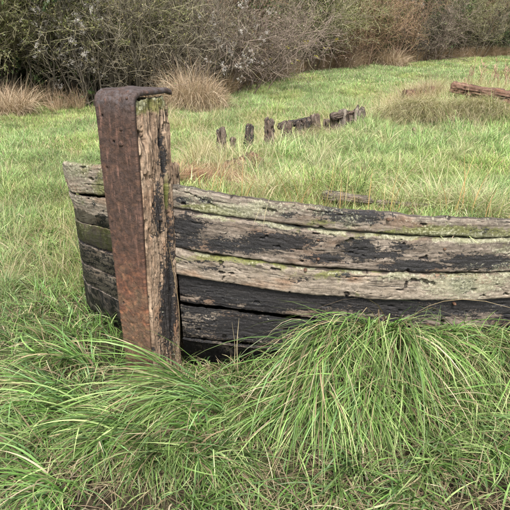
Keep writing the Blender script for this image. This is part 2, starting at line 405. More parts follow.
# right side: seams measured on the wall's face
seams = [
    [(168, 186), (205, 191), (250, 198.5), (300, 204.5), (340, 210), (420, 215.5), (502, 221)],
    [(168, 208), (262, 222), (330, 230), (400, 236), (502, 239.5)],
    [(168, 245), (200, 251), (238, 258), (330, 268), (436, 272), (502, 272)],
    [(170, 271), (205, 278), (238, 284), (300, 292), (340, 296), (420, 299.5), (502, 299)],
    [(172, 303), (238, 311), (300, 318.5), (340, 324), (420, 329), (502, 332)],
    [(178, 336), (238, 342), (300, 349), (340, 353), (420, 358), (502, 360)],
    [(178, 362), (238, 366), (300, 372), (420, 380), (502, 382)],
]
n1 = 420
XR = np.concatenate([np.linspace(-.385, 1.25, n1), np.linspace(1.26, 3.2, 110)])
SZ = []
flare = [0, .0, .012, .02, .035, .055, .08]
for k, sm in enumerate(seams):
    px = np.array([p[0] for p in sm]); py = np.array([p[1] for p in sm]); X = (px - 255) / FPX * 2.2
    for _ in range(12):
        Yw = wallY(X) + flare[k]; P = atY(px, py, Yw); X = P[0]
    pf = np.polyfit(X, P[2], 3)
    xe = np.clip(XR, -.5, 1.05)
    z = np.polyval(pf, xe) + (XR - xe) * -.01
    SZ.append(z)
pathR = np.c_[XR, wallY(XR)]; tg = np.gradient(pathR, axis=0); tg /= np.linalg.norm(tg, axis=1)[:, None]; nR = np.c_[tg[:, 1], -tg[:, 0]]
sR = np.r_[0, np.cumsum(np.linalg.norm(np.diff(pathR, axis=0), axis=1))]
ones = np.ones(len(XR))
def mk_right(k, ot, ob, mat, seed, tarf, lichf, mossf, label, gap=.003, sel=None):
    i = slice(None) if sel is None else np.where(sel)[0]
    plank(pathR[i], nR[i], (SZ[k] - gap)[i], (SZ[k + 1] + gap)[i], (ones * ot - flare[k])[i], (ones * ob - flare[k + 1])[i], .05, mat, seed, tarf, lichf, mossf, label, s=sR[i], endwob=0 if sel is None else .09)
edgeT = lambda T, w=.12: np.exp(-((1 - T) / w) ** 2)
mk_right(0, .0, .0, W_grey, 100,
    lambda x, y, T, s: blobs(x, y, [(355, 217, 26, 6, .75), (184, 200, 7, 3, .8), (206, 200.5, 6, 3, .9), (330, 213, 14, 5, .6), (288, 215, 10, 3, .5), (480, 232, 14, 4, .4), (236, 210, 10, 3, .4)]) + .12,  # the two small left blobs paint the dark inside holes, not tar
    lambda x, y, T, s: .34 * fbm(s * 5, T * 2, 3, 3) + .10 + .16 * sst(300, 180, x) + .3 * blobs(x, y, [(240, 211, 30, 6, 1), (350, 205, 30, 5, .5), (470, 236, 50, 4, 1)]),
    lambda x, y, T, s: blobs(x, y, [(206, 209, 9, 4, 1.1), (190, 206, 14, 2, .7), (225, 213, 14, 4, .6), (455, 232, 60, 6, .66), (320, 222, 20, 4, .5)]) + .14,
    'greyish uppermost starboard plank with bright moss and lichen')
mk_right(1, .012, .016, W_pink, 200,
    lambda x, y, T, s: blobs(x, y, [(183, 226, 15, 8, .78), (178, 243, 18, 5, .7), (190, 234, 10, 4, .6), (222, 245, 14, 6, .78), (248, 248, 12, 4, .72), (277, 242, 26, 6, .95), (258, 238, 8, 5, .8), (363, 250, 11, 8, .95),
        (385, 255, 14, 3, .7), (413, 266, 22, 5, .85), (480, 262, 28, 6, .85), (402, 247, 10, 3, .6), (325, 258, 14, 4, .65), (290, 225, 22, 3, .4), (345, 245, 10, 3, .4)]) + .20,
    lambda x, y, T, s: .72 * edgeT(T, .09) * sst(.42, .6, lp(x, y)) + .30 * sst(420, 502, x) * sst(.4, .6, lp(x, y, 5)) + .12,
    lambda x, y, T, s: .30 * edgeT(T, .20) * sst(.35, .6, lp(x, y, 8)) + .2 * sst(.35, 0, T) * sst(300, 200, x) + .14,
    'pinkish brown second plank from the top with large flakes of black tar')
mk_right(2, .026, .030, W_pale, 300,
    lambda x, y, T, s: blobs(x, y, [(463, 285, 9, 7, .9), (215, 268, 10, 3, .5), (345, 275, 8, 3, .5), (440, 276, 10, 3, .4), (300, 280, 14, 3, .35), (200, 262, 16, 2, .4)]) + .11,
    lambda x, y, T, s: .6 * edgeT(T, .09) * sst(.45, .6, lp(x, y, 3)) + blobs(x, y, [(462, 285, 45, 16, .50), (308, 262, 12, 5, .7), (400, 276, 40, 4, .3)]) + .12,
    lambda x, y, T, s: .34 * edgeT(T, .14) * sst(.35, .6, lp(x, y, 6)) + blobs(x, y, [(240, 258, 60, 4, .6), (330, 275, 40, 6, .35)]) + .14,
    'pale split third plank with lichen along its upper edge')
mk_right(3, -.004, -.004, W_pink, 400,
    lambda x, y, T, s: .90 - blobs(x, y, [(190, 298, 12, 3.5, .62), (207, 302, 7, 3, .6), (240, 305, 10, 3, .4), (300, 313, 16, 4, .6), (288, 317, 30, 3.5, .65), (340, 312, 22, 5, .5), (370, 316, 22, 4, .45), (455, 323, 40, 6, .75), (408, 318, 10, 3, .5),
        (335, 322, 20, 4, .6), (482, 316, 20, 5, .5), (220, 310, 30, 2, .5), (430, 305, 12, 3, .3)]),
    lambda x, y, T, s: .12 + T * 0, lambda x, y, T, s: .1 + T * 0, 'black tarred fourth plank with pale flaked streaks')
selE = XR < .268
mk_right(4, .006, .008, W_grey, 500,
    lambda x, y, T, s: .46 + blobs(x, y, [(262, 328, 34, 8, .7), (235, 322, 20, 4, .5), (290, 333, 18, 4, .5), (200, 310, 14, 3, .45), (300, 322, 14, 3, .4)]),
    lambda x, y, T, s: .14 + T * 0, lambda x, y, T, s: .12 + T * 0, 'broken short plank ending in splinters above the tall grass', sel=selE)
mk_right(4, -.012, -.012, W_dark, 550,
    lambda x, y, T, s: .72 + T * 0, lambda x, y, T, s: .1 + T * 0, lambda x, y, T, s: .12 + T * 0, 'dark plank sunk behind the grass', sel=XR > .27)
mk_right(5, .0, .0, W_grey, 600,
    lambda x, y, T, s: .74 - blobs(x, y, [(222, 352, 14, 7, .7), (262, 352, 9, 5, .6), (190, 352, 8, 4, .4), (300, 352, 12, 3, .4)]),
    lambda x, y, T, s: .12 + T * 0, lambda x, y, T, s: .12 + T * 0, 'lowest black plank half hidden by grass')

# left (port) side
PLs, sL = smooth_path(_lp, 330)
tgL = np.gradient(PLs, axis=0); tgL /= np.linalg.norm(tgL, axis=1)[:, None]; nL = np.c_[-tgL[:, 1], tgL[:, 0]]
nL *= np.sign((nL * np.array([-1, -.3])).sum(1).mean())
zs0 = [.935, .775, .585, .44, .30, .15, -.02]; zs1 = [.90, .725, .575, .462, .342, .222, -.02]
u = np.clip(sL / .52, 0, 1)
fl = lambda z: .17 * np.clip(1 - z / .88, 0, 1.1) ** 1.25
LA = [
    (W_pale, .0, lambda x, y, T, s: .16 + blobs(x, y, [(100, 178, 6, 3, .3)]), lambda x, y, T, s: .34 + .2 * fbm(s * 8, T * 2, 3, 5), lambda x, y, T, s: .2 + blobs(x, y, [(101, 186, 7, 14, .55), (85, 172, 4, 10, .3)]) + .5 * edgeT(T, .03), 'pale lichened uppermost port plank'),
    (W_pale, .004, lambda x, y, T, s: .12 + blobs(x, y, [(104, 224, 7, 12, .55), (94, 205, 3, 8, .35)]), lambda x, y, T, s: .3 + T * 0, lambda x, y, T, s: .2 + T * 0, 'pale port plank speckled with black'),
    (W_grey, .008, lambda x, y, T, s: .2 + T * 0, lambda x, y, T, s: .26 + T * 0, lambda x, y, T, s: .5 + T * 0, 'narrow greenish port plank'),
    (W_pale, -.006, lambda x, y, T, s: .47 + T * 0, lambda x, y, T, s: .14 + T * 0, lambda x, y, T, s: .1 + T * 0, 'port plank with black and white flaking tar'),
    (W_pale, -.004, lambda x, y, T, s: .42 + T * 0, lambda x, y, T, s: .16 + T * 0, lambda x, y, T, s: .12 + T * 0, 'port plank with flaking tar low on the bow'),
    (W_grey, -.004, lambda x, y, T, s: .5 + T * 0, lambda x, y, T, s: .1 + T * 0, lambda x, y, T, s: .14 + T * 0, 'lowest port plank, nearly black')]
for k, (mt, off, tf, lf, mf, lb) in enumerate(LA):
    dr = .30 * sst(.50, .72, sL)
    zt = zs0[k] + (zs1[k] - zs0[k]) * u; zt = np.maximum(zt - (dr if k == 0 else np.clip(dr - .15, 0, 1) if k == 1 else 0), .06); zb = zs0[k + 1] + (zs1[k + 1] - zs0[k + 1]) * u; zb = np.minimum(zb, zt - .012)
    plank(PLs, nL, zt - .003, zb + .003, off - fl(zt), off - fl(zb), .032, mt, 700 + 31 * k, tf, lf, mf, lb, s=sL)

# stem post
AW = R(25); WV = np.array([math.cos(AW), -math.sin(AW), 0]); DV = np.array([math.sin(AW), math.cos(AW), 0])
S0 = np.array([-.556, 2.222, 0.]); S1 = np.array([-.561, 2.25, 1.278])
def axis(z): return S0 + (S1 - S0) * (np.asarray(z)[..., None] / 1.278)
def Wd(z): return .155 + .043 * np.clip(z, 0, 1.4) / 1.278
def stem():
    Dp = .255; nz = 520; per = 340
    z = np.linspace(-.25, 1.25, nz)
    # perimeter param: front(0..W) right side(0..D) back(W..0) left(D..0)
    a = []; L = []
    w0 = .18
    q = np.linspace(0, 2 * (w0 + Dp), per, endpoint=False)
    A = np.where(q < w0, q / w0, np.where(q < w0 + Dp, 1, np.where(q < 2 * w0 + Dp, 1 - (q - w0 - Dp) / w0, 0)))
    B = np.where(q < w0, 0, np.where(q < w0 + Dp, (q - w0) / Dp, np.where(q < 2 * w0 + Dp, 1, 1 - (q - 2 * w0 - Dp) / Dp)))
    Z, Q = np.meshgrid(z, q, indexing='ij'); A = A[None, :] - .5 + Z * 0; B = B[None, :] + Z * 0
    W = Wd(Z) - .012
    side = (Q >= w0 - 1e-6) & (Q < w0 + Dp); back = (Q >= w0 + Dp) & (Q < 2 * w0 + Dp); lft = Q >= 2 * w0 + Dp
    na = np.where(side, 1., np.where(lft, -1., 0)); nb = np.where(back, 1., np.where(Q < w0, -1., 0))
    qq = Q + (fbm(Z * 3, Q * 9, 3, 41) - .5) * .05
    d = (fbm(Z * 1.6, qq * 34, 3, 43) - .5) * .018 + (fbm(Z * 5, qq * 230, 3, 47) - .5) * .013 + (fbm(Z * 50, qq * 70, 3, 48) - .5) * .006
    cr = np.abs(fbm(Z * 1.3, qq * 30, 2, 53) - .5); d -= .030 * sst(.016, 0, cr)
    b = B * Dp
    # long split near the back of the side face, and the overlapping slab in front of it
    c1 = .178 + .022 * (fbm(Z * 4, Z * 0, 3, 59) - .5) * 2 - .01 * np.cos(Z * 5)
    d -= side * .045 * np.exp(-((b - c1) / (.009 + .006 * fbm(Z * 9, Z * 0, 2, 61))) ** 2) * sst(1.25, 1.1, Z)
    c2 = .045 + .05 * sst(1.12, .75, Z) + (fbm(Z * 6, Z * 0, 3, 67) - .5) * .02
    slab = side * sst(.0, .012, c2 + .055 - b) * sst(1.12, 1.06, Z + (fbm(qq * 40, Z * 0, 2, 3) - .5) * .12)
    d += slab * .016
    c3 = .115 + .03 * (fbm(Z * 3.3, Z * 0 + 5, 3, 63) - .5) * 2
    d -= side * .022 * np.exp(-((b - c3) / .006) ** 2) * sst(.5, .8, Z)
    pit = sst(.68, .76, fbm(Z * 16, Q * 34, 2, 77)) * sst(.4, .8, Z); d -= .022 * pit
    # rear edge rotted back above the planking
    rot = (back | (side & (b > .19))) * (.015 * fbm(Z * 8, Q * 10, 3, 83) + .02 * sst(1.16, 1.25, Z))
    B2 = np.where(b > .16, B - rot * 1.2 * (B), B)
    cornerround = .012 * (np.exp(-(np.minimum(np.abs(Q - w0 - Dp), 9) / .012) ** 2))
    top = 1.272 - .02 * fbm(A * 20, B * 12, 3, 91) - .05 * sst(.80, 1.0, B) - .012 * B
    Zt = np.where(Z > 1.0, 1.0 + (Z - 1.0) / .25 * (top - 1.0), Z)
    P = axis(Zt) + WV * (A * W)[..., None] + DV * ((B2 * Dp + .004)[..., None])
    P = P + (WV * (na * (d - cornerround))[..., None] + DV * (nb * (d - cornerround))[..., None]) * np.where(Q < w0, .2, 1)[..., None]
    V = P.reshape(-1, 3); n0 = len(V)
    uv = np.stack([Zt, Q], -1).reshape(-1, 2)
    F = [grid_faces(nz, per, True)]
    # cap rings
    last = P[-1]; cen = last.mean(0)
    rings = [last]
    for f in (.85, .6, .3, .05):
        rg = cen + (last - cen) * f; rg[:, 2] = last[:, 2] * f + (1 - f) * 1.245 + (fbm(rg[:, 0] * 60, rg[:, 1] * 60, 3, 5) - .5) * .03
        rings.append(rg)
    cap = np.stack(rings[1:], 0).reshape(-1, 3); V = np.vstack([V, cap]); uv = np.vstack([uv, np.c_[cap[:, 0] * 1., cap[:, 1]]])
    idx = np.arange(per); base = [(nz - 1) * per] + [n0 + per * k for k in range(4)]
    for k in range(4):
        a0, a1 = base[k], base[k + 1]; F.append(np.stack([a0 + idx, a0 + (idx + 1) % per, a1 + (idx + 1) % per, a1 + idx], -1))
    px, py = proj(V[:, 0], V[:, 1], V[:, 2]); sd = np.zeros(len(V)); sd[:n0] = side.ravel()
    zz = V[:, 2]
    tar = .16 + blobs(px, py, [(158, 210, 4, 26, .6), (168, 300, 6, 40, .75), (171, 240, 4, 30, .5), (163, 160, 4, 16, .5), (160, 140, 3, 12, .4)]) + .1 * (zz < .3)
    lich = .12 + .62 * sst(1.20, 1.27, zz + (fbm(px * .2, py * .2, 2, 4) - .5) * .08) + .12 * sst(.6, .2, zz)
    moss = .1 + .5 * sst(1.15, 1.25, zz) + .25 * sst(.2, .05, zz) + blobs(px, py, [(166, 190, 2.5, 14, .7), (152, 105, 8, 8, .3)])
    cv = np.zeros(len(V)); cv[:n0] = np.clip(-(d - .004) / .026, 0, 1).ravel()
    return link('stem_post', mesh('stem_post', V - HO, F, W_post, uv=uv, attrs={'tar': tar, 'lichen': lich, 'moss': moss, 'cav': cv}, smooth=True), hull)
stem()

def iron_band():
    Rb = .045; zt = 1.292; lenb = .275
    # centre path of the outer face: up the front, round the bend, back over the head
    pth = []
    for z in np.linspace(-.25, zt - Rb, 370): pth.append((z, 0, 0, z))             # (z, b, ang, arclength)
    for a in np.linspace(0, 90, 26)[1:]:
        a = R(a); pth.append((zt - Rb + Rb * math.sin(a), Rb - Rb * math.cos(a), a, zt - Rb + Rb * a))
    for b in np.linspace(Rb, lenb, 70)[1:]:
        pth.append((zt + .004 * math.sin(b * 22) - .018 * max(0, (b - .22) / .06) ** 2, b, R(90), zt - Rb + Rb * R(90) + b - Rb))
    pth = np.array(pth); n = len(pth)
    # cross-section: outer face with rounded corners and short return lips
    w = 1.0; lip = .020; th = .011
    sec = []
    m = 64
    for a in np.linspace(-1, 1, m): sec.append((a, 0, 0))
    prof_out = []
    hw = .5
    K = 8
    def section(W, lip):
        h = W / 2; r = .009; pts = []
        pts.append((-h, lip))
        for k in range(K + 1):
            t = math.pi / 2 * k / K; pts.append((-h + r - r * math.cos(t), r - r * math.sin(t)))
        for a in np.linspace(-h + r, h - r, m)[1:-1]: pts.append((a, 0.0))
        for k in range(K + 1):
            t = math.pi / 2 * k / K; pts.append((h - r + r * math.sin(t), r - r * math.cos(t)))
        pts.append((h, lip)); pts.append((h - th, lip + .001)); pts.append((h - th, th)); pts.append((-h + th, th)); pts.append((-h + th, lip + .001))
        return np.array(pts)
    V = []; U = []; hole = []; low = []; worn = []
    holes = [(102, 116, .0065), (113.5, 142, .006), (107, 168, .005), (123, 303, .006)]
    for (z, b, ang, s) in pth:
        flat = 1.0 if ang == 0 else 0.0
        W = Wd(min(z, 1.278)) + (.0 if ang == 0 else .0) + .003 * math.sin(s * 9)
        lp = lip * (1 - .65 * float(sst(.75, .2, np.array(s)))) * (1 if ang == 0 else 1.05)
        S = section(W, lp)
        inw = np.array([0, 0, 0]) + DV * math.cos(ang) + np.array([0, 0, -1]) * math.sin(ang)
        base = axis(np.array(min(z, 1.278))) * 1.0; base = np.array([base[0], base[1], z]) + DV * (b - .013)
        P = base + WV * S[:, :1] + inw * S[:, 1:2]
        V.append(P); U.append(np.c_[S[:, 0] - S[:, 1], np.full(len(S), s)])
    V = np.array(V); ns = V.shape[1]; U = np.array(U)
    nrm = np.zeros_like(V)
    for i, (z, b, ang, s) in enumerate(pth): nrm[i] = -(DV * math.cos(ang) + np.array([0, 0, -1]) * math.sin(ang))
    uu, ss = U[..., 0], U[..., 1]
    dd = (fbm(uu * 14, ss * 6, 3, 5) - .5) * .010 + (fbm(uu * 60, ss * 60, 4, 8) - .5) * .004 * (1 + 1.5 * sst(.5, .1, ss))
    V = V + nrm * dd[..., None]
    # ragged right edge in the lowest stretch
    hv = np.zeros(V.shape[:2])
    for (hx, hy, hr) in holes:
        px, py = proj(V[..., 0], V[..., 1], V[..., 2]); i, j = np.unravel_index(np.argmin((px - hx) ** 2 + (py - hy) ** 2 + (np.arange(ns)[None, :] > ns - 5) * 1e6), px.shape)
        r = np.linalg.norm(V - V[i, j], axis=-1); hm = sst(hr * 1.25, hr * .7, r) * (np.arange(ns)[None, :] < ns - 5); hv = np.maximum(hv, hm)
    V = V - nrm * (hv * .009)[..., None]
    low = sst(.92, .12, ss).ravel(); worn = (sst(1.17, 1.26, ss)).ravel()
    Vf = V.reshape(-1, 3); F = [grid_faces(n, ns, True)]
    e = np.arange(ns)
    c0 = np.vstack([Vf, V[-1].mean(0)[None]]);
    F.append(np.stack([(n - 1) * ns + e, (n - 1) * ns + (e + 1) % ns, np.full(ns, len(Vf))], -1))
    U2 = np.vstack([U.reshape(-1, 2), U[-1].mean(0)[None]])
    o = link('iron_band', mesh('iron_band', c0 - HO, F, M_iron, uv=U2, attrs={'low': np.r_[low, 0], 'worn': np.r_[worn, 0], 'hole': np.r_[hv.ravel(), 0]}, smooth=True), hull)
    # bolt heads, domed
    def bolt(px, py, r, hgt=.006):
        pxx, pyy = proj(V[..., 0], V[..., 1], V[..., 2]); i, j = np.unravel_index(np.argmin((pxx - px) ** 2 + (pyy - py) ** 2), pxx.shape)
        c = V[i, j]; nn = nrm[i, j]; up = np.cross(WV, nn); pts = []; k = 14
        prof = [(1.0, -.004), (1.0, .35 * hgt), (.8, .75 * hgt), (.45, hgt), (.0, hgt * 1.05)]
        for (f, hh) in prof:
            for q in range(k):
                a = 2 * math.pi * q / k; rr = r * f * (1 + .08 * math.sin(3 * a))
                pts.append(c + nn * hh + WV * rr * math.cos(a) + up * rr * math.sin(a))
        P = np.array(pts); nn_ = len(P)
        return link('bolt', mesh('bolt', P - HO, grid_faces(len(prof), k, True), M_iron, uv=P[:, [0, 2]], attrs={'low': np.full(nn_, .22), 'worn': np.zeros(nn_), 'hole': np.zeros(nn_)}, smooth=True), o)
    bolt(121, 129, .008); bolt(121, 144, .011); bolt(127, 98.5, .006); bolt(108, 168, .005, .003); bolt(147, 92, .007, .004)
iron_band()

# rusty nail heads in the planking
def nail(px, py, k):
    Xp = (px - 255) / FPX * 2.2
    for _ in range(8): Pp = atY(px, py, wallY(Xp) + flare[k]); Xp = Pp[0]
    c = Pp + np.array([0, -.032 if k == 2 else -.014, 0]); pts = []; m = 10
    for (f, hh) in ((1, .02), (1, .0), (.7, -.004), (.01, -.006)):
        for q in range(m):
            a = 2 * math.pi * q / m; pts.append(c + np.array([.008 * f * math.cos(a), hh, .008 * f * math.sin(a) * .8]))
    P = np.array(pts)
    link('nail', mesh('nail', P - HO, grid_faces(4, m, True), M_iron, uv=P[:, [0, 2]], attrs={'low': np.full(len(P), .9), 'worn': np.zeros(len(P)), 'hole': np.zeros(len(P))}, smooth=True), hull)
for a in ((318, 239, 1), (318, 258, 1), (444, 248, 1), (454, 303, 3), (388, 219, 0), (305, 268, 2), (428, 325, 3)): nail(*a)

# ------------------------------------------------------------------ loose and half-buried timbers
def timber(name, A, B, w, h, mat, seed, label, cat, group=None, rot=.03, taper=1., tar=.2, lich=.2, moss=.2, res=.012, roll=0., worn_top=0.):
    A = np.array(A, float); B = np.array(B, float); L = np.linalg.norm(B - A); d = (B - A) / L
    up = np.array([0, 0, 1.]) if abs(d[2]) < .8 else np.array([0, 1., 0])
    s1 = np.cross(d, up); s1 /= np.linalg.norm(s1); s2 = np.cross(s1, d)
    if roll: c_, s_ = math.cos(roll), math.sin(roll); s1, s2 = s1 * c_ + s2 * s_, s2 * c_ - s1 * s_
    n = max(12, int(L / res)); per = 40; t = np.linspace(0, 1, n); a = np.linspace(0, 2 * math.pi, per, endpoint=False)
    p = 9.0; ca, sa = np.cos(a), np.sin(a); rr = (np.abs(ca) ** p + np.abs(sa) ** p) ** (-1 / p)
    T, Aa = np.meshgrid(t, a, indexing='ij'); qa = Aa * (w + h) / 3.2
    seamless = np.minimum(Aa, 2 * math.pi - Aa)
    ds = (fbm(T * L * 5, np.cos(Aa) * 3 + np.sin(Aa) * 5 + 20, 4, seed) - .5) * rot + (fbm(T * L * 30, np.cos(Aa) * 9 + np.sin(Aa) * 12 + 40, 3, seed + 3) - .5) * rot * .5
    ds -= rot * .8 * sst(.05, 0, np.abs(fbm(T * L * 2, np.cos(Aa) * 6 + np.sin(Aa) * 7 + 60, 3, seed + 9) - .5))
    sc = 1 + (taper - 1) * T
    ends = np.clip(np.minimum(T, 1 - T) * L / .010, 0, 1) ** .5
    R1 = (w / 2 * sc) * rr[None, :] * ca[None, :]; R2 = (h / 2 * sc) * rr[None, :] * sa[None, :]
    k = (1 + ds / (.5 * min(w, h))) * (.35 + .65 * ends)
    wig = (fbm(t * L * 3, t * 0, 3, seed + 5) - .5)[:, None, None] * rot
    jag = (fbm(np.cos(a) * 4 + 9, np.sin(a) * 4 + 9, 3, seed + 21) - .5) * min(w, h) * 1.3
    tt = T * L + jag[None, :] * (sst(.8, 1, T) - worn_top * 0)
    P = A + d * tt[..., None] + s1 * (R1 * k)[..., None] + s2 * (R2 * k)[..., None] + s1 * wig
    V = P.reshape(-1, 3); uv = np.stack([T * L, Aa / (2 * math.pi) * 2 * (w + h)], -1).reshape(-1, 2)
    c = np.array([P[0].mean(0), P[-1].mean(0) - d * .008]); k0 = len(V)
    V = np.vstack([V, c]); uv = np.vstack([uv, uv[:1], uv[-1:]])
    F = [grid_faces(n, per, True)]; e = np.arange(per)
    F.append(np.stack([np.full(per, k0), (e + 1) % per, e], -1)); F.append(np.stack([np.full(per, k0 + 1), (n - 1) * per + e, (n - 1) * per + (e + 1) % per], -1))
    org = np.array([A[0], A[1], min(A[2], B[2])]); m = len(V)
    o = link(name, mesh(name, V - org, F, mat, uv=uv, attrs={'tar': np.full(m, tar), 'lichen': np.full(m, lich), 'moss': np.full(m, moss), 'cav': np.r_[np.clip(-ds / rot - .15, 0, 1).ravel(), .6, .6]}, smooth=True), None, org)
    return tag(o, label, cat, group)
def stump(px, pyt, pyb, wpx, lean, mat, seed, label, z0=.43, **kw):
    b = atZ(px, pyb, z0); zc = b[1] * cp + (CAM_H - b[2]) * sp; hgt = (pyb - pyt) * zc / FPX * (1.4 if px < 280 else 1.12); w = 1.05 * wpx * zc / FPX
    g = float(H(b[0], b[1])); 
    return timber('timber_stump', (b[0], b[1], g - .12), (b[0] + lean, b[1] + .01, b[2] + hgt), w, w * .8, mat, seed, label, 'timber stump', 'upright frame timbers along the far side of the hull', rot=.028, res=.008, **kw)
stump(223.5, 137, 157, 7.5, -.01, W_dark, 11, 'short square timber stump at the left end of the row, beside pale grass', tar=.3)
stump(231, 143, 156, 4.0, .01, W_dark, 12, 'thin low splinter of timber just right of the leftmost stump', tar=.2)
stump(248.5, 134, 155, 7.5, .015, W_dark, 13, 'dark narrow timber stump leaning right above the reddish board', tar=.5)
stump(269, 129, 151, 8.5, .0, W_dark, 14, 'tall flat-topped timber stump, third large one from the left', tar=.3)
stump(287, 125, 143, 9.5, .0, W_dark, 15, 'broad timber stump at the near end of the dark fallen beam', tar=.35)
stump(297, 124, 137, 6, .02, W_dark, 40, 'low jagged stub just right of the broad stump', tar=.4)
stump(306, 121, 134, 6.5, -.01, W_dark, 41, 'dark jagged stub under the middle of the fallen beam', tar=.5)
stump(316, 117.5, 131, 9, -.02, W_dark, 16, 'rounded brown stub where the dark beam meets the grass gap', tar=.15)
stump(325, 121, 130, 5, .02, W_dark, 42, 'lowest stub in the grassy gap of the row', tar=.3)
stump(334, 115, 127, 6.5, .0, W_dark, 17, 'left block of the weathered cluster at the far end of the row', tar=.35)
stump(341, 112.5, 127, 7.5, .01, W_grey, 18, 'grey jagged block second from left in the far cluster', tar=.3)
stump(349, 114.5, 126, 7, -.01, W_dark, 43, 'dark split block third from left in the far cluster', tar=.4)
stump(357, 111, 126, 9.5, .01, W_grey, 19, 'pale brown thick block at the far right end of the row', tar=.2)
a = atZ(279, 127, .55); b = atZ(312, 119.5, .55)
timber('fallen_beam', a, b, .055, .06, W_dark, 21, 'thin dark tarred beam lying along the stump tops at mid row', 'timber', tar=.55, rot=.035)
a = atZ(331, 116.5, .56); b = atZ(360, 113, .56)
timber('fallen_beam', a, b, .05, .06, W_dark, 22, 'short split timber lying along the far cluster of blocks', 'timber', tar=.35, rot=.035)
a = atZ(225, 172, .5); b = atZ(259, 157, .53)
timber('loose_board', a, b, .13, .04, W_old, 23, 'reddish brown wet board lying in straw before the dark stump', 'board', tar=.0, lich=.05, moss=.05, roll=-.5, rot=.02)
a = atY(175.5, 192, 2.62); b = atY(174, 163, 2.62)
timber('rotten_rib', (a[0], 2.62, a[2] - .1), b, .04, .05, W_post, 24, 'splintered brown rib end standing just behind the stem post', 'timber stump', rot=.02, tar=.2, res=.006)
a = atZ(322, 194.5, .68); b = atZ(372, 201, .675); c = atZ(436, 208, .655)
timber('inner_board', a, b, .05, .035, W_grey, 25, 'grey weathered board lying in short grass behind the plank rim', 'board', tar=.25, rot=.025, res=.007)
a = atZ(376, 203, .67)
timber('inner_board', a, c, .045, .03, W_grey, 26, 'pale broken board end right of the longer one behind the rim', 'board', tar=.2, rot=.025, res=.007)
# right: log on a stump, sedge bank timber
la = atY(452, 87, 7.9); lb = atY(512, 97.5, 7.35); ld = (lb - la)
timber('fallen_log', la, la + ld * 1.9, .15, .14, W_old, 31, 'long wet reddish brown log raised over the grass at right', 'log', rot=.04, tar=.12, lich=.1, moss=.05, taper=1.1)
a = atZ(470, 112, .36); timber('timber_stump', (a[0], a[1], .2), atY(470, 95, a[1]), .10, .09, W_old, 32, 'small upright post under the reddish log at right', 'timber stump', rot=.02, tar=.1)
a = atZ(494, 117, .4); timber('timber_stump', (a[0], a[1], .2), atY(493, 105, a[1]), .11, .1, W_grey, 33, 'round weathered stump end on the sedge bank at the right edge', 'timber stump', rot=.05, tar=.1)
a = atZ(405, 108, .36); b = atZ(432, 103, .36)
a = atY(403, 101, 8.0); b = atY(433, 98, 8.05)
timber('rotten_timber', a, b, .24, .24, W_old, 34, 'brown rotten lump of timber in dead grass left of the log', 'timber', rot=.14, tar=.25, moss=.3, roll=.4)
a = atZ(432, 134, .36); b = atZ(515, 131, .36)
timber('bank_timber', (a[0], a[1], .37), (b[0] + .6, b[1], .42), .16, .16, W_dark, 35, 'dark timber beneath the overhanging dead sedge at right', 'timber', rot=.05, tar=.55)
a = atZ(362, 128, .42)
timber('timber_stump', atZ(312, 157, .40), atZ(304, 139, .45) + np.array([0, 0, .06]), .05, .05, W_old, 36, 'leaning thin brown stick end in the grass below the row', 'timber stump', rot=.02)
timber('timber_stick', atZ(421, 146, .42), atZ(413, 128, .50), .025, .025, W_post, 37, 'pale thin broken stick leaning in grass below the sedge bank', 'stick', rot=.01)

